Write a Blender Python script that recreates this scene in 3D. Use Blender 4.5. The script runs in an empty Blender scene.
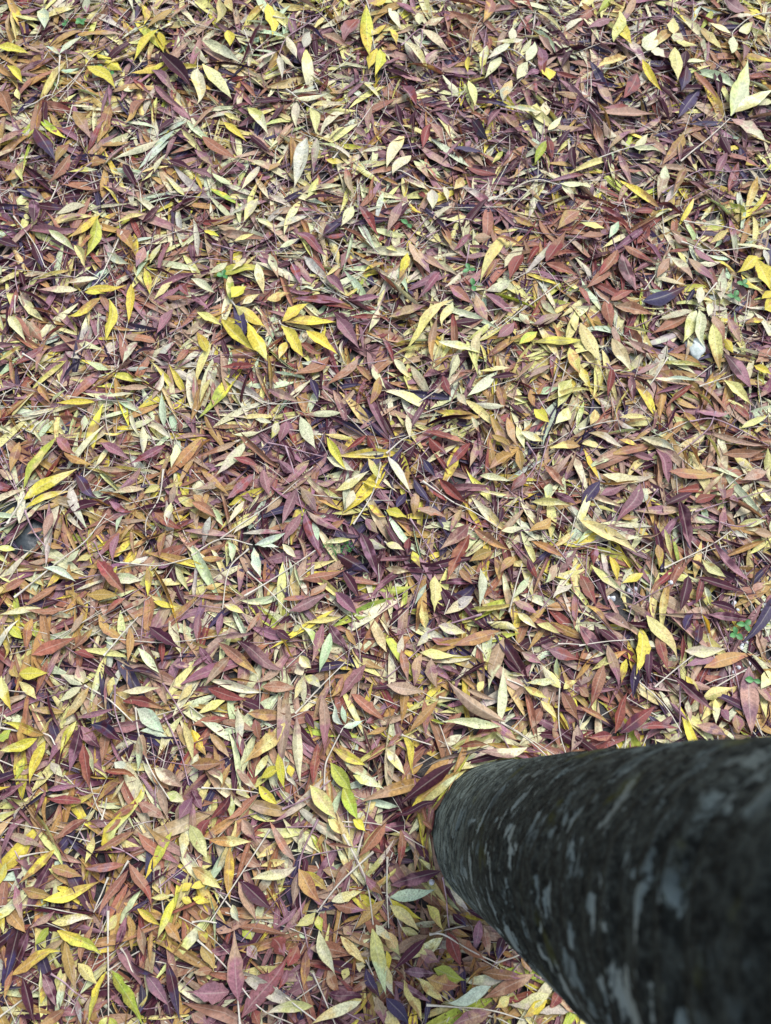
import bpy, math, random
import numpy as np
from mathutils import Matrix, Vector

# ---------------------------------------------------------------- camera, sky, sun, exposure
SC = bpy.context.scene
COL = SC.collection
W_PX, H_PX, F_PX, CAM_H = 771.0, 1024.0, 770.0, 1.25
NADIR = (348.0, 782.0)                       # where plumb lines meet in the photograph
def unit(v): v = np.asarray(v, float); return v / np.linalg.norm(v)
z_w = unit((-(NADIR[0]-W_PX/2), (NADIR[1]-H_PX/2), F_PX))
y_w = np.array((0.0, 1.0, 0.0)); y_w = unit(y_w - z_w*np.dot(y_w, z_w))
x_w = np.cross(y_w, z_w)
R_CW = np.array((x_w, y_w, z_w))             # camera axes -> world axes
cam = bpy.data.objects.new('camera', bpy.data.cameras.new('camera')); COL.objects.link(cam)
cam.matrix_world = Matrix.Translation((0, 0, CAM_H)) @ Matrix(R_CW.tolist()).to_4x4()
cam.data.sensor_fit = 'VERTICAL'; cam.data.sensor_height = 24.0
cam.data.lens = F_PX/H_PX*24.0
cam.data.clip_start = 0.02; cam.data.clip_end = 200.0
cam.data.dof.use_dof = True; cam.data.dof.focus_distance = 1.27
cam.data.dof.aperture_fstop = cam.data.lens/4.0       # a 4 mm wide pupil, as in a phone
SC.camera = cam
SC.render.resolution_x, SC.render.resolution_y = 771, 1024

SUN_EL, SUN_AZ = math.radians(54), math.radians(52)  # azimuth counted from +x to +y
world = bpy.data.worlds.new('World'); SC.world = world; world.use_nodes = True
nt = world.node_tree; bg = nt.nodes['Background']
sky = nt.nodes.new('ShaderNodeTexSky'); sky.sky_type = 'NISHITA'; sky.sun_disc = False
sky.sun_elevation = SUN_EL; sky.sun_rotation = math.pi/2 - SUN_AZ
hs = nt.nodes.new('ShaderNodeHueSaturation'); hs.inputs['Saturation'].default_value = 0.54   # cloud cover greys the sky
nt.links.new(sky.outputs[0], hs.inputs['Color']); nt.links.new(hs.outputs[0], bg.inputs['Color'])
bg.inputs['Strength'].default_value = 0.115
sun = bpy.data.objects.new('sun', bpy.data.lights.new('sun', 'SUN')); COL.objects.link(sun)
sun.data.energy = 1.6; sun.data.angle = math.radians(30); sun.data.color = (1.0, 0.985, 0.97)
sun.rotation_euler = Vector((math.cos(SUN_EL)*math.cos(SUN_AZ), math.cos(SUN_EL)*math.sin(SUN_AZ), math.sin(SUN_EL))).to_track_quat('Z', 'Y').to_euler()
vs = SC.view_settings
vs.view_transform = 'Standard'; vs.look = 'None'; vs.gamma = 1.0; vs.use_curve_mapping = False
vs.exposure = 1.14

RNG = np.random.default_rng(11)
random.seed(7)
def ground(px, py, z=0.0):
    """the point at height z that the photograph shows at pixel px, py"""
    d = R_CW @ np.array((px-W_PX/2, -(py-H_PX/2), -F_PX))
    t = (z-CAM_H)/d[2]
    return np.array((0, 0, CAM_H)) + t*d
def pixel(p):
    c = R_CW.T @ (np.asarray(p, float)-np.array((0, 0, CAM_H)))
    return np.array((W_PX/2 - c[0]/c[2]*F_PX, H_PX/2 + c[1]/c[2]*F_PX))
# ---------------------------------------------------------------- traced layout
# one line per leaf: base x, base y, tip x, tip y, width, colour (in quarter pixels of a tile of the survey grid)
TILE_X = (0, 193, 386, 578); TILE_Y = (0, 205, 410, 615, 819); QP = 0.2503
LOOSE = {
(0,0): """175 40 185 135 40 W;385 212 492 300 48 Y;355 285 465 370 42 Y;640 135 535 270 55 Y;665 265 520 300 40 Y;645 225 765 360 48 P;535 325 610 390 30 M;
610 295 700 375 35 M;5 220 130 235 42 Y;110 215 190 212 20 T;2 370 50 475 48 B;30 270 100 350 40 Y;300 462 375 578 38 O;450 435 390 580 38 O;150 535 228 655 42 P;
0 590 130 530 45 M;640 570 440 655 38 C;665 625 555 745 28 C;495 665 550 760 36 P;520 570 390 600 30 O;285 630 180 745 40 B;30 745 105 655 40 O;75 680 108 755 30 y;
280 590 230 680 35 O;395 690 270 700 25 y;610 400 495 510 40 B;560 20 575 125 25 O;690 40 585 135 28 O;350 0 350 70 35 c;225 110 155 175 35 M;640 150 655 225 30 Y;
380 760 240 750 34 B;430 650 330 665 40 O;690 100 771 40 24 T;700 480 640 550 34 P;670 650 771 690 32 P;620 690 565 770 32 P;430 760 520 819 34 P;500 380 570 360 24 c;90 420 70 360 26 y""",
(0,1): """95 115 110 0 32 y;140 0 165 80 35 y;300 30 318 165 42 Y;630 70 505 125 36 C;520 150 620 195 36 T;405 95 400 200 28 M;220 450 305 560 38 C;455 575 405 770 46 W;
495 570 480 725 30 c;40 560 182 662 44 B;10 610 90 690 30 T;125 500 218 572 32 Y;125 460 200 495 25 y;530 655 610 655 30 Y;590 605 680 605 30 Y;80 705 160 755 30 C;
270 670 190 770 35 C;705 415 705 545 22 T;610 690 650 800 28 T;225 545 310 620 25 P;445 200 470 140 30 c;320 500 370 420 35 P;360 405 230 420 28 P;400 565 400 650 32 B;
465 610 425 735 25 B;660 90 600 180 50 M;140 140 150 200 36 Y;350 660 300 700 32 O;500 720 450 819 34 y;620 480 500 520 24 c;650 520 700 570 30 T;320 240 240 300 30 c""",
(0,2): """270 75 350 150 34 B;235 65 245 155 28 B;385 90 230 60 30 B;10 50 70 150 34 C;10 130 45 200 32 Y;0 205 50 210 30 O;400 200 375 295 34 y;455 250 385 345 38 C;
325 240 325 320 22 Y;325 345 355 440 26 y;495 345 460 430 34 y;560 270 515 355 32 C;640 275 650 340 50 Y;605 205 625 330 32 R;745 205 695 285 30 P;680 295 771 330 32 R;
605 160 665 235 36 T;460 470 560 565 40 T;450 465 395 540 28 M;270 600 385 610 40 V;340 490 405 590 38 V;60 345 120 455 44 M;170 350 40 310 36 M;70 550 0 700 44 C;
100 625 25 710 40 C;110 650 180 740 40 T;175 510 145 600 28 R;465 610 415 680 25 G;635 575 590 670 36 G;320 670 445 715 34 R;685 90 640 20 28 P;240 20 380 30 25 B;
40 20 130 75 32 M;420 10 385 105 35 B;180 500 230 580 40 T;40 420 70 520 34 P;110 470 105 580 30 P;190 400 120 420 30 P;560 320 620 290 30 M;640 560 660 650 30 R;740 600 760 690 28 P""",
(0,3): """145 0 75 65 25 G;160 60 140 175 30 y;165 80 215 195 45 Y;480 120 565 215 40 y;415 550 330 670 40 B;75 470 300 465 48 T;95 500 210 610 54 T;65 500 100 625 38 T;
75 340 140 420 44 T;225 320 175 400 38 R;345 670 315 810 40 T;455 300 555 410 34 B;480 370 390 490 34 V;310 395 365 500 34 P;430 265 405 380 40 V;540 285 555 395 28 P;
150 165 240 235 36 M;660 60 570 0 60 M;590 620 540 720 34 M;630 665 590 800 32 R;460 615 525 710 36 M;770 290 690 290 34 T;245 265 335 380 34 Y;425 220 415 290 30 P;
415 700 375 790 40 T;430 740 520 815 40 M;640 180 650 260 24 M;500 370 380 390 34 P;420 530 290 550 34 P;560 560 600 640 36 P;640 600 660 700 30 P;130 80 30 130 40 M;
60 0 0 40 30 y;770 420 690 440 30 C;240 260 330 300 34 P;330 300 400 350 30 M;200 430 90 440 34 M""",
(1,0): """205 118 310 200 35 C;475 110 545 215 46 O;580 50 460 90 30 y;130 420 265 470 30 B;265 490 180 560 34 B;85 380 180 470 32 C;110 470 180 555 36 T;45 455 110 555 40 C;
65 450 145 550 38 B;200 580 150 690 36 T;345 10 225 45 36 C;430 195 530 250 35 W;580 180 545 265 34 T;580 260 605 375 28 Y;690 310 620 400 25 y;695 425 625 525 45 M;
555 550 490 650 30 c;185 580 50 645 36 M;100 580 0 640 36 y;600 665 470 670 24 c;545 775 420 775 26 C;600 750 470 750 28 T;380 790 225 800 32 Y;275 755 200 815 30 C;
655 675 605 790 36 T;140 0 145 90 36 P;135 155 180 270 35 P;570 80 650 0 35 P;630 590 520 615 34 P;630 600 700 655 28 P;755 580 690 640 30 B;330 640 250 720 35 V;
170 740 210 805 35 O;435 665 355 640 30 C;405 355 450 445 22 B;650 170 600 240 36 y;660 380 771 395 26 B;320 180 410 130 24 O;0 260 10 290 24 C;530 700 600 730 26 C;340 60 240 70 28 T;
270 600 330 625 26 c;720 330 760 380 28 M;560 690 620 700 24 y;0 160 100 190 36 P;110 340 80 280 30 P""",
(1,1): """310 215 345 315 36 C;455 235 330 210 26 C;410 130 545 215 36 M;430 60 470 150 36 O;520 130 615 35 38 V;610 120 510 130 28 M;640 20 590 95 34 C;265 0 200 85 45 C;
45 105 110 140 24 Y;610 390 400 390 42 M;745 365 600 395 34 M;535 300 610 370 44 M;575 470 670 590 50 M;630 460 771 460 28 R;545 620 395 690 48 B;660 625 530 730 40 B;
250 650 110 655 36 R;300 740 430 800 38 M;745 690 700 815 40 O;715 650 771 750 36 C;665 10 740 150 38 R;600 95 710 170 30 B;470 700 500 790 40 V;0 380 70 440 36 M;
90 650 115 740 24 T;70 700 30 800 34 y;250 620 100 620 20 T;600 550 605 640 24 C;650 650 710 720 28 O;430 560 530 600 35 B;620 190 590 260 25 M;258 250 285 370 36 y;
150 295 155 400 30 G;395 240 430 320 30 M;470 220 530 280 30 R;740 420 700 520 30 C;100 90 180 110 36 T;320 90 250 60 28 C;770 250 680 280 24 O;60 600 20 520 32 Y;200 640 140 720 34 P;
560 440 640 500 30 P""",
(1,2): """85 200 45 325 38 Y;0 180 50 205 28 y;260 20 165 120 26 C;90 155 180 285 44 T;135 200 245 280 34 T;250 330 345 405 50 B;210 290 115 390 34 M;355 370 410 480 42 T;
265 480 390 465 44 P;390 360 510 445 44 M;510 475 440 540 42 M;330 145 265 195 30 M;410 205 300 225 30 M;545 205 485 320 44 R;610 170 555 250 35 R;635 235 720 100 50 B;
635 245 771 290 44 B;660 220 771 205 34 R;771 30 675 115 45 B;430 150 550 175 28 B;510 50 595 100 30 O;495 310 385 350 45 c;540 185 470 260 34 C;435 240 390 310 30 O;
220 90 260 190 36 B;350 140 420 150 45 T;265 390 70 605 40 y;265 395 225 500 36 y;200 475 190 640 28 O;210 550 380 605 38 C;385 510 340 670 32 C;285 600 245 710 30 C;
490 660 360 680 26 y;340 680 245 745 36 c;440 680 320 770 36 C;470 810 330 800 30 C;30 625 105 705 36 C;155 405 0 470 42 T;520 690 400 705 28 P;590 630 510 715 30 T;
650 655 560 705 25 T;530 440 570 490 34 C;690 455 580 490 40 T;771 550 580 560 46 G;600 515 525 570 35 G;610 390 690 450 30 C;725 585 771 690 48 y;740 700 680 819 52 y;
400 550 475 555 28 O;150 690 235 680 50 P;225 690 260 780 40 R;60 10 0 130 34 T;280 770 320 819 32 C;430 380 480 440 30 P;130 620 200 640 34 P;440 740 470 819 40 B;570 750 600 819 34 O""",
(1,3): """250 395 440 335 56 V;460 340 420 425 36 V;165 215 230 360 56 P;125 395 225 350 38 B;455 470 440 590 42 B;430 455 290 520 46 B;570 270 560 400 36 C;435 220 545 310 48 M;
360 225 450 320 44 T;370 210 310 300 36 T;165 185 300 245 40 R;280 85 230 165 38 R;100 105 0 80 38 y;155 80 120 140 25 W;300 20 190 35 35 R;310 0 410 75 40 R;585 120 510 175 32 y;
660 45 590 0 35 G;100 395 140 495 40 B;145 410 290 455 50 B;170 500 300 525 36 C;185 555 340 610 40 T;350 595 475 690 36 C;235 575 325 640 36 O;120 560 210 680 50 y;
0 490 80 650 56 y;0 650 50 745 40 Y;525 490 565 680 48 y;575 545 615 600 35 Y;580 600 685 750 62 P;580 705 690 815 48 y;520 400 510 460 28 C;735 465 660 480 28 O;
765 580 700 640 45 B;695 650 771 690 46 Y;125 660 115 770 30 R;205 690 215 800 34 M;205 690 300 770 34 P;420 725 300 765 36 M;440 735 340 819 30 R;760 700 715 780 40 M;
155 185 60 310 40 B;130 280 20 350 38 B;260 160 335 235 36 M;475 760 540 819 36 y;100 130 0 150 40 B;530 450 580 540 45 B;590 460 650 560 40 T;730 190 755 260 22 c;
440 170 370 130 40 T;450 190 560 240 40 M;600 130 560 180 34 V;130 500 170 590 36 T;0 330 40 420 34 B;480 240 560 250 26 C;310 300 430 330 30 C;350 700 490 710 26 W""",
(2,0): """150 95 175 140 22 W;90 140 45 260 35 O;0 70 60 105 28 C;265 180 385 230 32 O;235 120 315 185 36 B;415 150 530 210 38 M;670 155 515 230 38 M;575 75 578 190 30 C;
585 60 690 120 36 C;705 140 690 245 34 C;565 235 470 330 36 M;315 270 400 355 40 P;405 375 250 445 46 P;580 320 445 340 34 C;645 315 575 345 32 y;735 305 660 325 22 y;
625 420 745 490 36 B;670 490 640 600 36 O;480 495 380 605 30 B;485 500 460 620 30 M;400 610 510 740 44 B;455 670 580 690 48 C;590 630 600 760 36 O;350 740 485 750 42 O;
505 755 420 819 40 B;590 760 490 800 28 B;620 770 720 790 28 Y;190 640 315 695 30 W;235 705 90 790 38 B;120 690 0 750 40 B;270 800 100 800 35 B;270 725 350 790 32 O;
375 590 300 610 30 y;195 535 270 560 30 O;230 430 185 520 40 T;345 30 330 95 28 C;705 630 765 740 30 C;0 555 70 565 30 y;0 585 40 620 25 y;420 100 510 85 30 Y;
440 370 550 410 30 R;500 430 470 500 40 W;400 240 520 250 28 T;130 620 240 610 26 T;270 610 330 560 30 C;180 480 110 500 30 T;640 640 720 600 30 T;700 300 680 390 30 T;
590 580 520 620 30 c;60 280 0 240 36 T;690 380 680 480 34 C;260 640 200 720 32 O;0 0 30 60 30 O""",
(2,1): """220 135 90 275 45 C;180 140 20 190 30 B;80 120 0 190 40 O;170 210 270 235 30 R;590 20 435 35 32 C;535 110 615 250 34 Y;530 100 650 120 25 y;690 105 600 185 34 R;
695 110 735 190 28 R;765 185 650 180 20 C;535 190 650 250 40 C;700 205 745 290 32 y;570 330 710 245 44 y;675 290 771 330 28 Y;700 390 771 430 30 Y;375 50 345 140 44 M;
465 200 360 310 40 T;640 320 610 400 40 C;205 365 140 465 26 C;75 440 45 560 32 c;85 405 130 480 28 C;35 595 140 600 30 O;50 715 130 695 26 y;145 700 205 750 30 y;
130 785 210 819 36 y;440 680 620 640 44 B;390 810 555 735 46 M;570 735 655 819 50 M;600 650 665 760 40 P;360 760 485 745 25 B;410 620 435 720 24 C;415 510 445 620 32 T;
630 520 520 540 28 C;570 580 710 660 55 P;670 500 740 680 50 P;755 580 690 640 40 P;680 525 771 560 38 C;0 375 100 440 42 B;5 345 60 400 34 O;130 280 0 330 40 T;
265 340 220 425 34 c;690 440 740 500 40 T;500 300 580 290 26 T;360 350 290 420 34 T;260 430 160 500 30 C;540 480 610 440 34 B;470 750 540 690 34 T;480 460 500 540 34 W;180 310 250 380 30 M""",
(2,2): """5 195 100 350 42 C;0 410 85 440 40 Y;170 115 250 190 50 R;155 95 325 140 36 R;330 150 240 240 34 R;210 285 335 390 40 R;110 280 175 385 38 V;145 210 200 285 36 V;
160 310 245 370 34 R;75 345 40 405 36 V;330 505 235 700 54 R;325 470 205 570 50 M;345 475 500 570 42 B;340 35 375 100 36 C;375 265 500 290 34 C;485 340 365 330 24 C;
505 180 405 245 44 O;545 255 495 335 42 M;480 40 525 155 36 O;525 160 540 250 34 O;515 80 550 170 30 C;625 230 710 315 38 B;575 375 735 400 34 y;590 0 650 65 50 Y;
725 0 670 65 45 y;771 150 645 160 38 y;535 95 630 130 36 C;650 300 634 370 34 C;670 330 755 390 34 M;370 640 370 800 40 W;190 670 190 819 46 y;345 750 230 819 46 C;
160 700 110 790 40 W;420 570 330 610 48 O;510 590 450 660 40 O;430 590 450 690 36 B;290 645 345 700 36 B;0 640 95 650 36 T;0 540 75 570 36 C;105 570 140 640 36 O;
80 30 95 130 26 C;580 525 720 610 34 O;740 700 660 760 25 C;510 765 600 819 40 M;570 670 500 760 36 W;460 485 555 475 28 C;420 105 495 155 30 O;120 330 110 430 34 O;
370 120 330 240 40 T;400 180 360 250 34 P;460 390 450 460 32 P;90 520 85 580 30 R;650 440 560 500 44 O;680 620 620 700 36 T;560 600 600 680 34 R;300 400 250 500 40 T;120 400 240 440 40 T""",
(2,3): """360 250 560 275 48 O;575 180 740 165 40 B;750 250 640 290 40 T;305 165 355 305 50 M;210 185 305 200 40 M;90 270 300 265 42 C;80 350 210 290 42 M;235 305 145 460 48 M;
75 300 0 410 48 V;390 375 450 575 54 M;330 390 340 460 34 P;450 335 340 385 34 P;455 380 540 350 38 R;615 315 540 375 30 B;400 410 200 410 45 T;270 320 215 385 50 W;
0 450 230 580 56 y;240 510 120 515 32 C;65 545 55 630 34 R;530 535 690 690 54 M;490 600 575 680 44 y;505 110 570 220 34 y;440 140 480 240 40 O;740 35 640 80 26 y;
40 95 185 165 34 C;240 115 390 175 36 C;160 125 240 155 30 O;65 220 165 200 30 M;310 545 320 640 50 O;340 480 375 600 30 y;465 670 680 740 38 P;435 665 400 810 44 P;
490 670 465 780 30 R;500 780 640 819 36 P;40 630 150 720 32 y;5 655 65 790 56 B;120 590 150 690 34 Y;250 660 165 700 36 Y;500 710 520 790 40 y;620 195 700 250 34 C;
720 345 771 370 40 y;755 155 771 290 28 y;640 460 740 450 36 y;700 490 771 510 50 T;580 390 550 510 38 M;300 10 290 100 30 M;410 20 490 110 40 B;250 710 245 790 22 O;
445 600 510 650 35 M;20 170 80 290 24 Y;460 20 600 25 36 M;160 440 250 430 34 O;100 480 170 520 30 Y;560 290 570 380 30 M;620 340 600 410 34 T;210 520 330 490 30 T;470 480 540 540 36 T""",
(3,0): """10 245 55 390 42 Y;20 40 15 190 34 O;35 45 100 100 40 G;80 235 205 235 55 Y;140 165 330 90 56 B;380 60 280 145 36 B;140 20 105 150 42 B;345 0 280 80 34 T;
270 150 235 230 22 C;285 145 290 195 20 C;90 270 155 340 32 y;260 390 130 380 30 O;395 320 365 415 24 O;285 440 195 605 44 M;315 425 245 565 36 Y;325 445 280 640 54 P;
320 440 415 535 42 M;345 515 370 720 42 R;360 530 390 640 30 C;450 440 420 600 42 B;375 440 510 510 48 P;495 345 675 385 38 R;500 310 650 290 30 C;520 225 655 260 36 P;
565 140 640 235 34 C;600 50 730 140 46 P;530 60 520 200 34 O;460 250 440 330 34 y;771 280 715 350 36 y;320 410 470 375 28 M;105 570 70 660 40 G;0 740 120 660 36 M;
190 700 335 680 30 M;200 735 360 755 34 R;490 665 385 755 34 B;430 620 560 660 36 B;545 755 440 819 36 B;555 750 670 819 45 B;771 730 715 819 55 M;625 610 740 690 50 T;
670 710 750 750 46 y;500 660 440 750 34 C;190 700 140 819 34 M;200 180 140 330 34 B;210 410 260 540 40 V;735 430 771 590 40 y;90 250 50 180 36 O;300 150 400 180 34 R;
640 90 650 210 30 R;420 200 480 260 30 P;470 590 520 640 40 W;100 760 60 819 44 c;210 590 260 650 40 C;620 620 680 700 44 O;700 200 771 210 34 M;200 300 240 320 26 C;100 440 140 420 30 T""",
(3,1): """225 395 400 400 46 B;375 425 195 600 60 y;415 405 430 680 44 C;515 320 525 560 46 T;280 290 420 295 48 B;65 295 230 340 46 R;0 440 160 410 40 B;180 370 190 540 38 C;
185 110 380 225 54 M;105 115 265 245 42 B;110 95 265 70 30 M;150 170 50 290 42 T;300 135 285 270 26 B;350 95 415 180 36 O;440 55 515 160 34 y;590 15 435 30 30 y;
430 40 395 75 25 y;550 75 505 235 40 W;520 40 475 200 44 M;545 40 630 150 48 M;690 200 580 340 48 M;630 315 771 430 44 B;610 60 655 130 26 O;0 460 60 570 46 Y;
70 475 150 575 34 O;130 345 20 400 36 y;300 560 250 650 36 y;265 680 355 775 40 Y;180 615 265 700 34 T;155 595 115 710 26 O;155 715 65 819 40 R;265 715 130 819 36 B;
470 680 580 819 64 y;500 515 480 680 40 R;550 590 640 720 60 G;600 690 660 819 60 G;565 535 690 600 40 Y;600 580 720 650 40 T;0 600 130 590 50 B;150 260 265 270 30 B;
600 250 550 330 30 B;771 450 690 480 30 O;771 510 690 590 34 B;30 130 100 220 34 M;60 600 120 680 40 T;270 0 210 80 36 T;330 60 400 110 34 P;30 0 20 120 40 M;120 0 100 90 32 M;
0 210 80 160 34 M;180 470 200 570 40 M;0 700 40 780 40 M;150 720 150 819 36 y;690 430 771 410 30 R;560 440 640 500 40 P;250 420 270 500 40 B;450 390 490 460 30 P;640 640 771 700 40 y""",
(3,2): """135 150 290 160 40 y;450 65 260 130 50 B;465 95 405 310 58 T;80 265 60 450 40 O;150 340 155 500 36 B;205 345 85 475 36 O;0 285 170 310 52 T;65 85 45 200 30 C;
60 140 90 270 40 T;140 160 110 290 40 T;180 175 205 300 50 T;180 95 260 130 36 B;390 265 360 320 34 y;395 190 305 240 40 P;465 170 545 240 34 P;475 240 555 245 22 y;
520 0 600 60 48 y;400 30 530 80 36 y;600 40 690 80 34 y;645 140 771 180 58 M;700 310 771 430 54 B;620 370 570 465 44 B;675 420 690 540 40 B;760 440 730 550 46 M;
155 535 60 670 40 B;60 475 110 650 34 Y;0 535 75 640 40 y;0 620 85 690 28 T;55 470 0 530 34 B;275 590 30 770 60 P;240 580 120 690 50 O;205 745 0 775 30 P;300 480 210 530 36 T;
560 530 360 545 40 C;400 520 280 530 34 B;175 420 240 440 32 G;320 300 440 340 30 T;220 210 300 250 30 M;560 290 480 360 34 T;30 400 0 460 30 T;300 390 210 500 34 B;590 600 560 640 20 V;
420 470 320 500 40 T;540 150 620 200 40 T""",
(3,3): """245 55 225 245 56 Y;0 45 105 160 62 P;75 60 200 150 50 P;110 125 160 295 44 M;265 5 395 190 62 y;310 80 355 230 46 R;100 200 40 385 52 B;220 195 210 350 40 V;
270 120 280 280 36 P;185 180 170 280 30 Y;420 145 580 140 42 C;490 215 705 160 50 O;365 245 530 395 46 P;415 250 475 315 40 Y;490 335 620 290 42 y;530 340 545 440 36 C;
470 440 590 490 44 T;670 210 685 480 74 M;700 290 771 360 44 T;710 50 735 200 44 T;771 225 715 300 50 y;485 0 530 90 46 Y;455 0 520 90 30 R;450 0 410 80 50 P;480 40 455 130 40 P;
545 170 410 210 40 M;445 270 540 295 34 T;125 490 0 540 40 R;210 455 240 510 32 B;235 455 400 460 32 R;620 400 630 480 60 T;0 370 120 440 30 B;690 40 771 45 25 G;515 0 695 25 35 P;
410 85 410 200 32 R;100 0 210 70 55 T;270 400 350 480 34 P;350 350 430 430 34 M;430 340 440 430 34 T;560 380 600 430 40 M;0 290 40 330 40 T;270 110 310 130 40 C;640 0 600 60 40 T""",
(4,0): """180 320 420 240 52 Y;95 275 220 310 46 O;215 410 385 395 38 y;240 440 430 535 44 G;45 625 275 530 52 O;345 195 515 175 38 B;540 50 380 125 38 B;560 50 730 185 46 B;
490 0 385 70 38 B;360 0 210 85 42 B;695 50 580 250 44 G;755 20 735 170 50 y;380 70 340 185 38 y;20 60 200 120 36 T;225 120 75 260 42 O;215 190 345 230 44 O;35 170 0 270 40 Y;
70 260 110 430 32 T;20 350 115 450 48 O;0 370 20 460 36 Y;225 365 120 435 36 T;200 430 150 500 36 G;265 475 170 530 32 T;700 310 635 475 42 Y;555 355 650 420 36 Y;
771 255 710 295 36 Y;730 315 771 335 30 Y;680 310 600 310 30 y;320 570 410 660 50 y;275 480 320 690 50 O;510 380 460 530 36 P;600 320 510 375 24 P;515 380 540 520 34 O;
345 560 385 400 36 B;110 620 150 819 46 P;185 610 235 750 46 M;580 620 680 740 50 M;670 565 730 810 50 P;530 560 640 620 40 P;570 650 550 790 36 V;270 750 160 819 44 O;
0 690 110 665 30 V;0 80 25 185 36 M;20 490 45 590 36 B;440 160 400 260 34 P;560 420 580 550 40 B;660 400 740 500 40 O;310 720 330 819 34 c;370 700 340 819 36 T;200 640 170 740 40 O;
600 690 560 760 40 y;740 480 690 540 44 O;60 600 30 720 34 O;470 380 420 450 44 y""",
(4,1): """195 245 325 365 60 P;150 110 150 335 46 O;70 80 240 90 40 y;0 20 60 160 64 y;75 0 15 105 50 R;0 190 125 280 50 y;0 270 85 240 34 Y;0 315 80 330 34 Y;370 165 260 190 36 y;
175 150 280 190 50 B;185 250 260 415 46 T;185 430 385 460 36 B;415 350 330 435 40 M;320 470 370 550 70 R;455 515 440 690 46 B;470 510 650 540 58 B;555 325 680 285 42 y;
560 340 700 360 44 B;765 320 645 440 44 O;540 0 600 65 50 y;771 10 650 155 50 B;640 160 550 300 44 B;690 120 771 140 25 R;480 735 290 770 44 y;670 720 470 815 48 y;
700 640 630 690 40 B;540 690 680 700 44 P;730 700 760 819 50 T;160 340 190 410 44 c;640 0 690 50 44 Y;690 590 750 720 50 V;640 110 530 100 36 T;200 0 260 90 50 T;
320 220 250 300 44 T;300 300 240 350 34 R;60 490 20 440 44 O;40 500 90 600 50 O;220 500 260 560 50 c;440 40 420 130 34 T;520 200 600 230 40 T;690 220 760 310 44 B;600 430 640 460 40 T;
540 600 590 690 50 B;80 600 0 610 36 B;380 590 340 680 40 M;0 770 60 819 50 T;240 760 270 819 50 B;420 500 380 580 60 R;620 590 600 640 40 y;200 440 240 480 40 G""",
(4,2): """160 340 230 445 44 y;0 445 55 540 54 y;225 470 95 550 50 y;190 595 320 640 60 G;155 470 20 610 44 P;215 205 10 265 55 P;270 470 390 550 44 B;385 425 410 550 40 B;
345 535 330 610 34 O;415 580 310 655 36 O;160 630 300 660 60 B;410 655 235 730 50 W;590 615 375 710 50 B;640 690 480 735 50 C;640 720 540 790 50 Y;490 705 430 750 44 y;
690 650 640 760 46 R;755 750 680 720 60 T;430 770 430 819 44 y;415 765 250 819 54 M;130 630 230 730 46 y;70 640 140 815 56 y;30 650 180 730 34 M;245 450 300 590 60 R;
260 370 320 430 50 P;320 360 440 420 30 P;370 400 340 530 40 M;0 710 90 819 60 V;60 430 140 470 36 y;610 770 760 750 40 c;55 40 50 200 40 B;180 680 150 819 30 V;0 580 30 700 40 y;
330 60 290 20 30 B;60 40 120 130 34 T;130 520 220 570 50 T;540 540 590 620 40 O;300 740 330 800 34 y;70 600 200 610 40 M;380 610 560 630 40 B;450 520 520 560 34 B;0 520 10 600 34 Y;
470 460 440 560 40 P;260 440 330 460 36 O""",
(4,3): "0 750 50 819 40 y",
}
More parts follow.
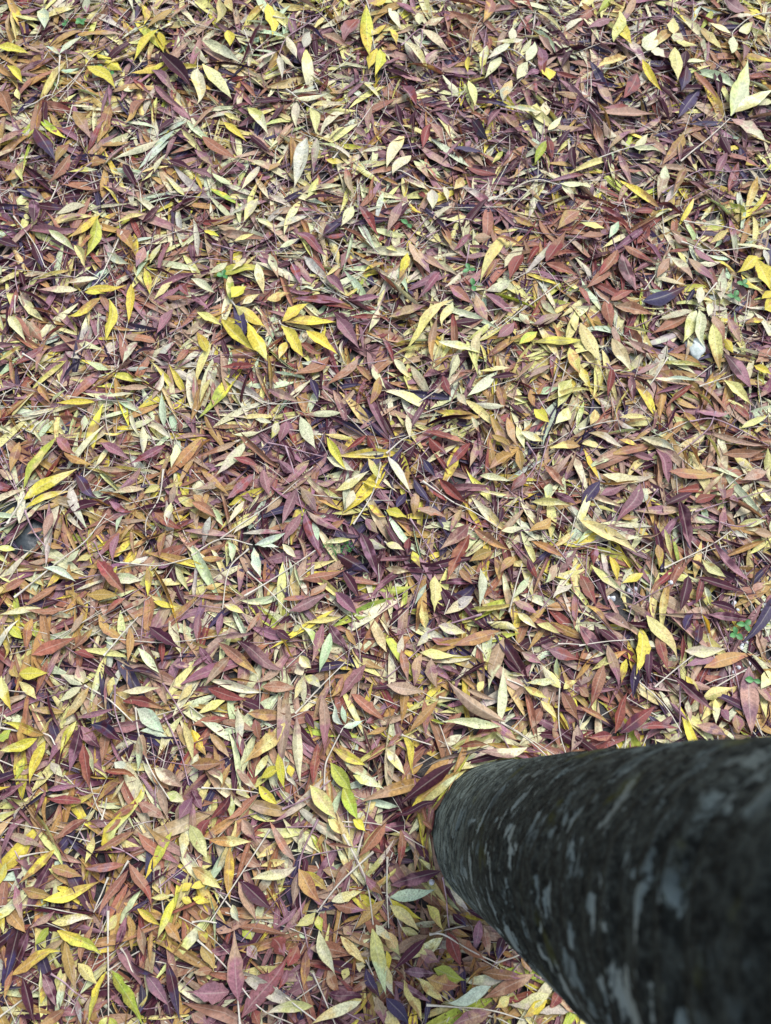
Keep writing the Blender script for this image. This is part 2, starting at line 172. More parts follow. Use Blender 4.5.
# compound leaves: (tile, label, short name, stalk paths, leaflets)
SPRIGS = [
((0,0),"tiny sprig of pale green leaflets on a curving pale stalk between two green seedlings","tiny pale green sprig",["243 228 240 330 215 400"],"243 228 183 192 20 W;243 228 345 172 22 W;243 285 325 290 22 W"),
((0,1),"trio of large cream leaflets hanging from one dark stalk over slate-dark leaves","large cream trio",["42 130 35 180 25 262"],"40 185 205 265 40 C;40 265 158 408 46 C;22 290 15 450 45 C"),
((0,1),"spray of four narrow cream leaflets below a lilac stalk at the top","narrow cream spray",["495 75 380 170 340 240"],"345 245 360 360 24 C;335 235 250 280 20 C;350 235 412 282 22 C;378 185 418 270 28 C"),
((0,1),"four pale leaflets, two level and two hanging, on a stalk among purple leaves","sprig with two hanging leaflets",["375 380 465 435 520 460"],"415 420 417 530 26 C;470 450 492 545 30 C;415 410 550 380 26 C;475 440 625 445 30 C"),
((0,1),"bright yellow sprig with one leaflet standing tall close to the top edge","top yellow sprig",["690 0 705 60 720 180 735 230"],"690 50 705 250 40 Y;771 115 700 170 28 Y;735 210 700 300 38 Y;745 225 725 330 32 Y;771 20 700 40 40 Y"),
((0,2),"four cream leaflets crossing like an X on a lilac stalk beside yellow leaves","cream X of leaflets",["60 190 140 130 132 235"],"130 125 130 80 28 C;155 125 235 85 36 C;140 140 260 245 34 C;70 195 170 305 32 C"),
((0,2),"ragged tuft of pale leaflets on a thin stalk, one sticking straight up","ragged pale tuft",["595 275 490 215 400 260"],"500 185 500 130 35 C;545 180 420 180 25 C;490 205 400 250 22 c;560 250 590 180 30 C"),
((0,2),"small upright rosette of pale yellow leaflets at the end of a lilac stalk","pale yellow rosette",["455 440 540 460 625 490 610 600"],"590 485 595 435 30 y;625 490 638 415 32 C;640 540 700 475 22 C;600 485 460 450 20 C"),
((0,2),"pale cream sprig with a long white stalk running out of its left side","cream sprig with white stalk",["0 710 60 690 175 760 250 755 310 755"],"165 775 60 720 34 C;180 780 185 850 36 C;230 755 245 819 22 C;305 730 265 785 32 y"),
((0,2),"two cream leaflets forking from the end of a long pale stalk","cream fork",["405 810 580 730 690 745"],"685 750 790 750 28 C;690 765 745 819 30 C"),
((0,3),"crinkled cluster of cream and yellow leaflets bunched along a curved pale stalk","crinkled cream cluster",["90 290 150 275 270 225 360 200"],"270 215 310 140 44 C;375 195 475 205 32 y;375 215 395 335 35 y;375 185 405 150 40 C;375 150 375 85 35 y;190 240 65 300 38 y;290 215 340 250 50 C"),
((0,3),"whitish sprig of slim leaflets by the upper right corner","whitish corner sprig",["771 60 690 80 620 130 610 160"],"600 155 510 115 35 C;630 150 690 105 35 C;610 165 605 230 28 C;690 78 590 85 24 C"),
((0,3),"three big wavy cream leaflets fanning from one long straight white stalk","big wavy cream trio",["400 662 520 560 600 485"],"600 480 660 260 55 C;615 470 775 370 60 y;605 490 745 580 55 C"),
((0,3),"two small cream leaflets on a long pale stalk lying over a dark gap","small cream pair",["30 665 215 600 300 595"],"215 600 325 630 28 C;215 600 270 555 25 C"),
((1,0),"loose spray of yellow and yellow-green leaflets around a long straight white stalk","long-stalked yellow spray",["490 110 405 300 345 345","405 300 350 270"],"410 70 275 145 34 Y;400 80 355 245 42 G;315 195 350 275 28 y;395 300 255 330 30 C;320 360 160 355 34 C;350 345 520 325 32 Y;345 360 435 375 30 Y;415 395 280 470 38 Y;530 330 520 490 34 Y;445 395 425 550 36 Y"),
((1,1),"fan of five clear yellow leaflets, the brightest leaf on the ground","bright yellow fan",["345 470 362 487 455 515"],"370 485 575 465 50 Y;355 495 445 630 46 Y;360 480 465 405 50 Y;455 520 585 610 40 Y;375 565 345 640 34 Y"),
((1,1),"deep golden leaf of long leaflets spreading beside the brightest yellow fan","golden spread",["155 395 220 480 260 600"],"170 410 300 505 52 Y;220 480 300 640 52 Y;115 470 250 595 48 Y;20 440 125 500 36 y;160 395 220 340 55 Y;200 410 275 375 35 y;300 400 395 370 40 y"),
((1,1),"greyish cream sprig with slim leaflets on a level lilac stalk","greyish cream sprig",["80 170 210 190 350 190","60 230 170 225"],"140 240 60 300 30 C;215 230 160 285 26 C;170 165 250 140 24 y;0 315 95 370 32 C;350 190 430 160 22 C"),
((1,3),"four long pale leaflets crossing over a brown leaf by the white stone","pale cross by the stone",["540 330 455 435"],"450 430 300 480 32 C;455 425 495 330 40 C;455 445 405 570 48 y;465 440 500 590 44 C"),
((1,3),"curled bright yellow sprig cut by the edge of the picture","curled yellow edge sprig",["690 232 735 240 765 300 775 360"],"695 230 615 290 40 Y;700 235 771 350 55 Y;640 295 745 350 30 Y;771 365 720 390 40 Y;735 430 775 400 40 Y"),
((2,0),"pair of big olive green and yellow-green leaflets rising from a bent white stalk","olive green pair",["35 460 95 360 97 330"],"95 310 240 115 56 G;100 360 330 235 55 Y"),
((2,1),"cream sprig with leaflets along a slanting pale stalk above a mauve star","slanting cream sprig",["170 140 320 75 425 30"],"315 60 240 40 22 C;340 60 310 125 32 C;270 100 160 105 22 C;430 40 495 170 46 C"),
((2,1),"star of dusty mauve leaflets splayed down from one purple stalk","mauve star",["370 150 400 240 415 320 440 420"],"280 245 310 360 40 M;245 265 140 375 40 M;415 330 360 475 40 M;430 320 500 430 40 M;455 410 595 495 36 M;445 420 515 600 44 M;435 420 360 545 40 M;400 260 335 200 35 M"),
((2,1),"whitish green sprig with leaflets hanging below a long pale stalk","whitish hanging sprig",["0 590 110 515 240 545","110 515 300 390 480 230"],"245 555 275 680 40 W;145 535 160 620 30 W;250 545 375 490 30 W;360 545 415 600 30 C;250 545 350 555 26 W"),
((2,3),"small cream sprig with blunt short leaflets near a spotted mustard leaf","short cream sprig",["0 85 80 60 160 45"],"160 40 280 35 26 y;150 45 225 85 25 C;60 10 40 75 35 y"),
((3,0),"strong yellow sprig with broad leaflets reaching in from the left edge","left edge yellow sprig",["0 450 110 470 200 480 225 520"],"190 480 15 430 40 Y;160 495 0 545 48 Y;190 505 130 680 48 Y;60 460 0 510 40 G"),
((3,0),"cream sprig of rounded leaflets with a spotted yellowish one","rounded cream sprig",["345 285 440 340 540 430"],"345 285 240 235 34 C;345 275 320 200 44 C;335 290 240 355 36 C;370 290 240 435 42 y"),
((3,0),"sprig with one broad grey-green leaflet and slim whitish ones","grey-green broad sprig",["545 370 555 465 600 600 680 735"],"550 375 665 475 64 W;565 485 545 640 36 C;565 465 680 490 30 W;570 475 600 580 38 T"),
((3,1),"little cream sprig of blunt leaflets on a pale diagonal stalk","little blunt cream sprig",["410 395 510 290 610 190"],"440 245 415 190 44 C;440 255 405 345 30 C;445 260 445 365 30 C;450 250 515 300 40 C;430 170 475 220 45 y"),
((3,1),"small pale sprig on a bent white stalk beside a yellow-green ribbon leaf","bent pale sprig",["525 700 530 600 555 540 600 450"],"600 440 560 350 26 W;610 435 595 360 24 W;600 450 680 425 26 W"),
((3,1),"small clump of three short bright yellow leaflets on tan leaves","short yellow clump",["365 540 365 600 380 660"],"345 555 370 700 40 Y;350 605 270 655 40 Y;385 600 395 650 36 Y"),
((3,2),"large dull tan leaf whose leaflets point at the trunk foot","large tan leaf by the trunk",["455 430 525 475 640 565"],"465 430 235 260 56 T;455 430 465 195 46 C;445 450 195 435 40 C;520 500 400 410 40 T"),
((3,2),"cream sprig with paired slim leaflets along a straight white stalk above the trunk","slim cream sprig above the trunk",["480 260 545 290 610 340","690 270 690 450 715 555"],"670 270 545 275 30 C;690 295 610 195 45 C;690 260 680 165 28 C;545 290 650 340 34 y;610 345 680 420 34 y;700 300 760 265 28 y"),
((3,2),"two smooth straw yellow leaflets at the bend of a long lilac stalk","straw yellow pair",["380 0 170 70 130 140 0 255"],"160 70 120 130 30 C;155 60 140 -60 40 y;205 50 320 80 44 C"),
((3,3),"rusty red sprig of three leaflets touching the upper side of the trunk","rusty red trio",["130 500 130 475 150 455"],"135 475 200 300 50 R;155 475 300 365 50 R;125 480 25 490 40 R"),
((4,0),"three rust-brown leaflets drooping from one point over a white stalk","rust-brown trio",["520 165 480 230 380 370"],"520 200 405 395 44 B;525 170 620 355 44 B;515 175 345 195 38 B"),
((4,0),"yellow-green leaf with two long leaflets on an upright white stalk at the bottom edge","yellow-green bottom leaf",["445 360 440 600 440 780","440 600 500 560 560 525"],"435 600 370 819 46 G;455 600 585 819 60 G;440 780 395 850 40 G;450 780 490 850 40 G"),
((4,1),"pale green sprig with three leaflets at the end of a long white forked stalk","pale green forked sprig",["720 130 590 250 495 370"],"490 370 405 425 44 y;500 380 520 450 40 G;505 440 570 620 54 C"),
((4,1),"tall pale yellow leaf with ragged leaflets under a long curved white stalk","ragged pale yellow leaf",["600 60 690 240 720 420","690 560 720 620"],"715 430 770 700 66 y;730 420 800 490 40 C;590 460 690 570 40 y;650 570 690 580 36 C"),
((4,1),"pair of huge dusty mauve leaflets standing in a V near the bottom edge","huge mauve pair",["190 819 185 730 180 700"],"185 720 165 415 76 M;200 780 385 530 84 M;150 680 0 680 74 M"),
((4,1),"brown leaf of dull leaflets radiating from a straight lilac stalk","radiating brown leaf",["500 0 430 160 430 330 460 510"],"425 195 520 340 64 B;415 185 235 235 40 C;420 210 400 350 44 T;410 165 305 0 36 T;445 205 545 290 46 O"),
((4,2),"sprig of silvery, yellow and straw leaflets left of the trunk foot","silvery yellow sprig",["0 300 15 320 60 430"],"15 310 200 275 50 W;15 315 150 400 36 Y;15 340 130 440 50 y"),
]
STALKS = {
(0,0):"370 660 290 715 215 790|205 819 225 770 240 740|100 440 215 400",(0,1):"660 0 700 60|320 70 400 80 480 100|205 130 240 230|470 300 500 370|510 735 580 700 640 680|560 640 640 540 720 430",
(0,2):"0 450 60 520 110 620|380 300 390 200 400 120",(0,3):"160 90 300 88 400 100|420 810 500 770 570 750|90 320 0 340|330 780 480 690 600 700 715 685",
(1,0):"60 55 140 160 190 265|75 265 80 360|70 375 65 440|305 600 400 520|680 520 771 470|95 600 190 670|230 710 280 760",
(1,1):"475 630 580 650 771 630|145 760 230 765 320 800 500 790|380 260 385 330",
(1,2):"190 30 120 110 50 185|160 140 290 80 390 95|330 170 310 280|540 420 690 320|130 655 200 625 300 605|110 810 210 740|290 450 400 430 520 420",
(1,3):"70 350 150 440|480 730 690 650|350 620 300 700 225 800|110 640 210 790|460 180 510 100|420 65 550 90 690 135|390 180 550 180 720 180",
(2,0):"105 405 140 490 200 560|60 750 250 610 350 520 430 420|655 240 640 360 590 450 585 530|485 615 640 625 771 600|380 530 430 620|130 95 195 10|320 675 480 660",
(2,1):"225 560 145 640 120 800|205 745 400 630 490 570|220 650 300 720 385 810|640 460 720 330 750 215|300 140 400 160 520 190",
(2,2):"95 440 160 540 225 645|0 180 70 120 160 85|145 290 260 370 330 400 440 470|560 130 600 210 545 300 545 370|620 490 720 600|490 810 540 620|650 110 600 300",
(2,3):"545 10 510 85 390 185|440 50 545 55 755 150|460 410 620 360 771 325|315 320 265 390 240 495|340 635 530 540 600 490|60 360 90 420|200 790 360 700|470 425 640 470 740 430",
(3,0):"420 165 480 90 555 10|475 285 475 400 515 530|655 275 750 430|660 400 720 530 760 680|410 819 430 730",
(3,1):"40 690 150 695 260 710|360 775 460 730 550 660|390 0 430 40",
(3,2):"190 390 250 415|360 125 405 190|210 330 380 380|60 480 180 520|680 120 771 120",
(3,3):"0 125 100 110 220 100|220 250 330 360 410 470|410 200 395 330 390 490|545 30 590 150 635 280 650 400|530 300 660 220|300 290 400 210 460 160",
(4,0):"10 80 50 100 85 160|85 150 200 130|210 615 280 670 350 720|440 230 410 300 380 370|450 110 560 165|640 270 771 165|485 515 520 570 550 635|0 790 160 670",
(4,1):"20 480 130 580 265 740 400 815|310 40 180 240 70 410|330 670 400 730 490 800|0 410 100 410|480 610 520 700 570 819",
(4,2):"225 230 250 430|170 455 230 460 330 520 435 565|160 740 400 760 550 800|5 150 10 430|430 570 535 535|590 620 650 650",
}
# ---------------------------------------------------------------- helpers
def new_mesh(name, verts, faces, mat=None, smooth=True):
    me = bpy.data.meshes.new(name)
    verts = np.asarray(verts, np.float32); faces = np.asarray(faces, np.int32)
    nf, k = faces.shape
    me.vertices.add(len(verts)); me.vertices.foreach_set('co', verts.ravel())
    me.loops.add(nf*k); me.loops.foreach_set('vertex_index', faces.ravel())
    me.polygons.add(nf); me.polygons.foreach_set('loop_start', np.arange(0, nf*k, k, dtype=np.int32))
    me.polygons.foreach_set('loop_total', np.full(nf, k, np.int32))
    me.polygons.foreach_set('use_smooth', np.full(nf, smooth))
    me.update(calc_edges=True)
    if mat: me.materials.append(mat)
    return me
def link(name, me, parent=None, loc=None):
    o = bpy.data.objects.new(name, me); COL.objects.link(o)
    if parent: o.parent = parent
    if loc is not None: o.location = loc
    return o
def tag(o, label=None, cat=None, group=None, kind=None):
    for k, v in (('label', label), ('category', cat), ('group', group), ('kind', kind)):
        if v: o[k] = v
    return o
def lin(r, g, b):
    f = lambda c: (c/255/12.92) if c/255 <= 0.04045 else ((c/255+0.055)/1.055)**2.4
    return np.array((f(r), f(g), f(b)))

class NB:
    """short hand for building node trees"""
    def __init__(s, name):
        s.mat = bpy.data.materials.new(name); s.mat.use_nodes = True
        s.t = s.mat.node_tree; s.p = s.t.nodes['Principled BSDF']
    def n(s, typ, **kw):
        nd = s.t.nodes.new('ShaderNode'+typ)
        for k, v in kw.items(): setattr(nd, k, v)
        return nd
    def put(s, sock, v):
        if hasattr(v, 'is_linked'): s.t.links.new(v, sock)
        else: sock.default_value = v
    def math(s, op, a, b=None, c=None, clamp=False):
        m = s.n('Math', operation=op, use_clamp=clamp)
        for i, v in enumerate((a, b, c)):
            if v is not None: s.put(m.inputs[i], v)
        return m.outputs[0]
    def ramp(s, v, lo, hi, a=0.0, b=1.0):
        m = s.n('MapRange', interpolation_type='SMOOTHSTEP')
        for k, x in (('Value', v), ('From Min', lo), ('From Max', hi), ('To Min', a), ('To Max', b)): s.put(m.inputs[k], x)
        return m.outputs[0]
    def mix(s, f, a, b, mode='MIX'):
        m = s.n('Mix', data_type='RGBA', blend_type=mode)
        s.put(m.inputs[0], f); s.put(m.inputs[6], a); s.put(m.inputs[7], b)
        return m.outputs[2]
    def noise(s, vec, scale, detail=3.0, rough=0.55, w=None):
        m = s.n('TexNoise')
        if w is not None: m.noise_dimensions = '4D'; s.put(m.inputs['W'], w)
        if vec is not None: s.put(m.inputs['Vector'], vec)
        m.inputs['Scale'].default_value = scale; m.inputs['Detail'].default_value = detail; m.inputs['Roughness'].default_value = rough
        return m.outputs[0]
    def vec(s, x, y, z):
        m = s.n('CombineXYZ')
        for i, v in enumerate((x, y, z)): s.put(m.inputs[i], v)
        return m.outputs[0]
    def attr(s, name, out='Color'):
        return s.n('Attribute', attribute_name=name).outputs[out]
    def bump(s, h, strength, dist):
        b = s.n('Bump'); b.inputs['Strength'].default_value = strength; b.inputs['Distance'].default_value = dist
        s.put(b.inputs['Height'], h); s.put(s.p.inputs['Normal'], b.outputs[0])

# ---------------------------------------------------------------- materials
def leaf_material():
    m = NB('dry leaf')
    uv = m.n('SeparateXYZ'); m.put(uv.inputs[0], m.n('UVMap').outputs[0])
    t = uv.outputs[0]; s = m.math('MULTIPLY_ADD', uv.outputs[1], 2.0, -1.0)
    sa = m.math('ABSOLUTE', s)
    seed = m.attr('leaf_random', 'Fac'); aspect = m.attr('leaf_aspect', 'Fac')
    w = m.math('MULTIPLY', seed, 97.0)
    v = m.vec(m.math('MULTIPLY', t, 4.0), m.math('MULTIPLY', m.math('MULTIPLY', s, aspect), 2.0), 0.0)
    big = m.noise(v, 0.9, 2.0, 0.5, w); fine = m.noise(v, 5.0, 4.0, 0.65, w); speck = m.noise(v, 9.0, 2.0, 0.5, w)
    # second colour creeps in from one end or in clouds
    f2 = m.ramp(m.math('ADD', m.math('MULTIPLY', m.math('SUBTRACT', t, 0.5), m.math('MULTIPLY_ADD', seed, 1.2, -0.6)), big), 0.44, 0.64)
    col = m.mix(f2, m.attr('tint'), m.attr('tint_two'))
    val = m.math('MULTIPLY', m.ramp(fine, 0.3, 0.7, 0.66, 1.18), m.ramp(big, 0.3, 0.7, 0.88, 1.1))
    col = m.mix(1.0, col, m.vec(val, val, val), 'MULTIPLY')
    # brown freckles on some leaves, dry edge
    spots = m.math('MULTIPLY', m.ramp(speck, 0.60, 0.69), m.ramp(m.math('FRACT', m.math('MULTIPLY', seed, 13.7)), 0.25, 0.7, 0.0, 0.85))
    col = m.mix(spots, col, (0.085, 0.042, 0.018, 1))
    edge = m.math('MULTIPLY', m.ramp(m.math('ADD', sa, m.math('MULTIPLY', fine, 0.35)), 0.98, 1.25), 0.3)
    col = m.mix(edge, col, (0.14, 0.075, 0.035, 1))
    tipb = m.math('MULTIPLY', m.ramp(m.math('ADD', t, m.math('MULTIPLY', big, 0.25)), 1.0, 1.12), 0.4)
    col = m.mix(tipb, col, (0.12, 0.06, 0.03, 1))
    # midrib and side veins
    rib = m.ramp(sa, 0.04, 0.13, 1.0, 0.0)
    ribc = m.mix(0.5, col, m.mix(0.55, m.attr('tint'), (0.60, 0.54, 0.44, 1)))
    col = m.mix(m.math('MULTIPLY', rib, 0.7), col, ribc)
    ph = m.math('MULTIPLY_ADD', t, 95.0, m.math('MULTIPLY', sa, -9.0))
    vein = m.ramp(m.math('SINE', ph), 0.55, 1.0)
    col = m.mix(m.math('MULTIPLY', vein, 0.16), col, m.mix(1.0, col, (1.9, 1.8, 1.7, 1), 'MULTIPLY'))
    m.put(m.p.inputs['Base Color'], col)
    m.put(m.p.inputs['Roughness'], m.ramp(fine, 0.3, 0.7, 0.38, 0.62))
    m.p.inputs['Specular IOR Level'].default_value = 0.2
    h = m.math('ADD', m.math('MULTIPLY', rib, 0.5), m.math('ADD', m.math('MULTIPLY', vein, 0.12), m.math('MULTIPLY', fine, 0.7)))
    m.bump(h, 0.55, 0.0007)
    return m.mat
LEAF = leaf_material()

def plain_material(name, c1, c2, scale, rough=0.6, bump=0.3, dist=0.001, spec=0.4, detail=4.0):
    m = NB(name)
    co = m.n('TexCoord').outputs['Object']
    f = m.noise(co, scale, detail, 0.6)
    m.put(m.p.inputs['Base Color'], m.mix(m.ramp(f, 0.35, 0.65), (*c1, 1), (*c2, 1)))
    m.p.inputs['Roughness'].default_value = rough; m.p.inputs['Specular IOR Level'].default_value = spec
    m.bump(f, bump, dist)
    return m.mat
STALK_PALE = plain_material('pale leaf stalk', (0.50, 0.44, 0.35), (0.68, 0.63, 0.52), 60)
STALK_LILAC = plain_material('lilac leaf stalk', (0.24, 0.13, 0.16), (0.46, 0.32, 0.35), 60)
STALK_BROWN = plain_material('brown leaf stalk', (0.14, 0.07, 0.06), (0.28, 0.15, 0.12), 60)
GREEN = plain_material('seedling green', (0.035, 0.15, 0.035), (0.085, 0.27, 0.07), 90, 0.45)
WHITE_STONE = plain_material('white stone', (0.42, 0.48, 0.44), (0.66, 0.70, 0.66), 90, 0.6, 0.4, 0.002)
GRAVEL = plain_material('pale gravel', (0.55, 0.57, 0.58), (0.80, 0.82, 0.84), 80, 0.55)
WET_STONE = plain_material('wet dark stone', (0.014, 0.019, 0.023), (0.045, 0.055, 0.06), 55, 0.38, 0.5, 0.003, 0.5, 8.0)

def soil_material():
    m = NB('wet soil')
    co = m.n('TexCoord').outputs['Object']
    a = m.noise(co, 3.0, 6.0); b = m.noise(co, 60.0, 6.0, 0.7)
    col = m.mix(m.ramp(a, 0.35, 0.65), (0.010, 0.009, 0.010, 1), (0.026, 0.021, 0.019, 1))
    far = m.n('TexCoord').outputs['Object']
    sx = m.n('SeparateXYZ'); m.put(sx.inputs[0], far)
    d = m.math('SQRT', m.math('ADD', m.math('POWER', sx.outputs[0], 2.0), m.math('POWER', sx.outputs[1], 2.0)))
    leafy = m.n('TexVoronoi'); leafy.inputs['Scale'].default_value = 28.0; m.put(leafy.inputs['Vector'], co)
    lc = m.mix(0.45, m.mix(0.6, leafy.outputs['Color'], (0.26, 0.17, 0.09, 1)), (0.16, 0.09, 0.07, 1))
    col = m.mix(m.ramp(d, 2.5, 4.0), col, lc)          # beyond the modelled litter the fallen leaves go on
    m.put(m.p.inputs['Base Color'], m.mix(m.math('MULTIPLY', m.ramp(b, 0.5, 0.62), 0.6), col, (0.085, 0.06, 0.04, 1)))
    m.p.inputs['Roughness'].default_value = 0.55
    m.bump(b, 0.6, 0.006)
    return m.mat

def bark_material():
    m = NB('lichened bark')
    co = m.n('TexCoord').outputs['Object']
    sc = m.n('VectorMath', operation='MULTIPLY'); m.put(sc.inputs[0], co); sc.inputs[1].default_value = (1, 1, 1.35)
    warp = m.n('TexNoise'); m.put(warp.inputs['Vector'], co); warp.inputs['Scale'].default_value = 30.0; warp.inputs['Detail'].default_value = 3.0
    wv = m.n('VectorMath', operation='MULTIPLY_ADD'); m.put(wv.inputs[0], warp.outputs['Color']); wv.inputs[1].default_value = (0.022,)*3; m.put(wv.inputs[2], sc.outputs[0])
    st = wv.outputs[0]
    patch = m.noise(st, 34.0, 3.0, 0.55); streak = m.noise(st, 85.0, 4.0, 0.6); fine = m.noise(co, 330.0, 5.0, 0.7); mid = m.noise(co, 95.0, 4.0, 0.65); large = m.noise(co, 9.0, 3.0)
    z = m.n('SeparateXYZ'); m.put(z.inputs[0], co)
    col = m.mix(m.ramp(m.math('MULTIPLY_ADD', m.math('SUBTRACT', fine, 0.5), 0.9, mid), 0.32, 0.72), (0.006, 0.008, 0.0085, 1), (0.046, 0.056, 0.052, 1))
    algae = m.ramp(z.outputs[2], 0.5, 0.03)           # the foot carries a grey-green film
    rs = m.n('VectorMath', operation='MULTIPLY'); m.put(rs.inputs[0], wv.outputs[0]); rs.inputs[1].default_value = (0.7, 0.7, 1.5)
    rings = m.noise(rs.outputs[0], 70.0, 3.0, 0.6)
    col = m.mix(m.math('MULTIPLY', algae, m.math('MULTIPLY', m.ramp(rings, 0.42, 0.60, 0.18, 1.0), m.ramp(fine, 0.3, 0.6, 0.55, 1.0))), col, (0.21, 0.25, 0.22, 1))
    moss = m.math('MULTIPLY', m.ramp(m.noise(co, 22.0, 4.0), 0.60, 0.70), 0.55)
    col = m.mix(moss, col, (0.055, 0.060, 0.014, 1))
    lich = m.math('MULTIPLY', m.ramp(m.math('ADD', m.math('MULTIPLY', fine, 0.22), m.math('MULTIPLY_ADD', mid, 0.25, patch)), 0.80, 0.86), m.math('MULTIPLY', m.ramp(large, 0.34, 0.52), m.ramp(z.outputs[2], 0.1, 0.45, 0.35, 1.0)))
    side = m.n('VectorMath', operation='DOT_PRODUCT'); m.put(side.inputs[0], co); side.inputs[1].default_value = (axis_dir[1]/R_TREE, -axis_dir[0]/R_TREE, 0)
    lich = m.math('MULTIPLY', lich, m.ramp(side.outputs['Value'], -0.75, 0.15, 0.25, 1.0))     # the damp side carries more
    lich2 = m.math('MULTIPLY', m.ramp(streak, 0.60, 0.70), m.ramp(mid, 0.4, 0.55))
    lc = m.mix(m.ramp(large, 0.4, 0.6), (0.21, 0.29, 0.315, 1), (0.30, 0.36, 0.35, 1))
    col = m.mix(m.math('MULTIPLY', lich2, 0.3), col, lc)
    col = m.mix(m.math('MULTIPLY', lich, 0.75), col, lc)
    m.put(m.p.inputs['Base Color'], col)
    m.p.inputs['Roughness'].default_value = 0.9; m.p.inputs['Specular IOR Level'].default_value = 0.08
    h = m.math('ADD', m.math('MULTIPLY', mid, 1.0), m.math('ADD', m.math('MULTIPLY', fine, 0.5), m.math('MULTIPLY', streak, 0.8)))
    m.bump(h, 1.0, 0.005)
    return m.mat

# ---------------------------------------------------------------- setting: ground and tree
gv = [(-40, -40, 0), (40, -40, 0), (40, 40, 0), (-40, 40, 0)]
tag(link('ground', new_mesh('ground', gv, [(0, 1, 2, 3)], soil_material(), False)), kind='structure')

PILE = 0.022
front = ground(438, 812, PILE)
HALF = math.radians(25.5)
D_TREE = np.linalg.norm(front[:2])/(1-math.sin(HALF)); R_TREE = D_TREE*math.sin(HALF)
axis_dir = unit(ground(348+100*math.cos(math.radians(18.75)), 782+100*math.sin(math.radians(18.75)), PILE)[:2])
TREE = axis_dir*D_TREE
def lumps(a, z):
    return (0.012*math.sin(2*a+0.7+1.4*z) + 0.009*math.sin(3*a-1.1-3.0*z) + 0.006*math.sin(5*a+2.0+7*z)
            + 0.004*math.sin(9*a+11*z) + 0.003*math.sin(14*a-23*z+1.0))
def build_tree():
    na = 180; zs = np.concatenate((np.linspace(-0.03, 1.3, 330), np.linspace(1.32, 3.4, 50)))
    vs_, fs = [], []
    ridge = np.random.default_rng(3)
    kz = [(ridge.uniform(60, 260), ridge.uniform(0, 6.28), ridge.integers(1, 5), ridge.uniform(0, 6.28)) for _ in range(14)]
    for z in zs:
        r0 = R_TREE*(1 - 0.035*max(z, 0) + 0.03*math.exp(-max(z, 0)/0.045))
        cx, cy = axis_dir[1]*0.0045*z + 0.002*math.sin(2.1*z), -axis_dir[0]*0.0045*z
        for i in range(na):
            a = 2*math.pi*i/na
            ring = sum(math.sin(f*z+p+0.6*math.sin(k*a+q)) * max(0, math.sin(k*a*0.5+q*2+z*9)) for f, p, k, q in kz)
            r = r0*(1+lumps(a, z)) + 0.0006*ring
            vs_.append((cx+r*math.cos(a), cy+r*math.sin(a), z))
    for j in range(len(zs)-1):
        for i in range(na):
            k = (i+1) % na
            fs.append((j*na+i, j*na+k, (j+1)*na+k, (j+1)*na+i))
    root = bpy.data.objects.new('tree', None); COL.objects.link(root); root.location = (TREE[0], TREE[1], 0); root.empty_display_size = 0.1
    tag(root, 'dark tree with pale lichen patches on its bark, standing in the fallen leaves', 'tree')
    link('trunk', new_mesh('trunk', vs_, fs, bark_material()), root)
build_tree()

# ---------------------------------------------------------------- leaves
TINT = {'C': lin(212, 208, 166), 'c': lin(194, 186, 164), 'W': lin(198, 210, 176), 'Y': lin(216, 199, 82), 'y': lin(218, 207, 134), 'G': lin(178, 186, 80),
        'O': lin(178, 143, 86), 'T': lin(174, 145, 120), 'B': lin(157, 110, 86), 'R': lin(136, 72, 66), 'M': lin(148, 107, 114), 'P': lin(76, 38, 52), 'V': lin(68, 58, 84)}
SECOND = {'C': 'CCyTc', 'c': 'cMC', 'W': 'WCW', 'Y': 'YYYOy', 'y': 'yCCyO', 'G': 'GYy', 'O': 'OBYT', 'T': 'TMBCM', 'B': 'BTRMO', 'R': 'RPBM', 'M': 'MMPRT', 'P': 'PPVM', 'V': 'VPV'}
TINT_GAIN = 0.92
def tints(code, rng):
    j = lambda: np.clip(1+rng.normal(0, 0.07, 3)*np.array((0.7, 0.8, 1.2)) + rng.normal(0, 0.10), 0.6, 1.35)
    c2 = SECOND[code][rng.integers(len(SECOND[code]))]
    return TINT[code]*j()*TINT_GAIN, TINT[c2]*j()*TINT_GAIN*(0.92 if c2 == code else 1)

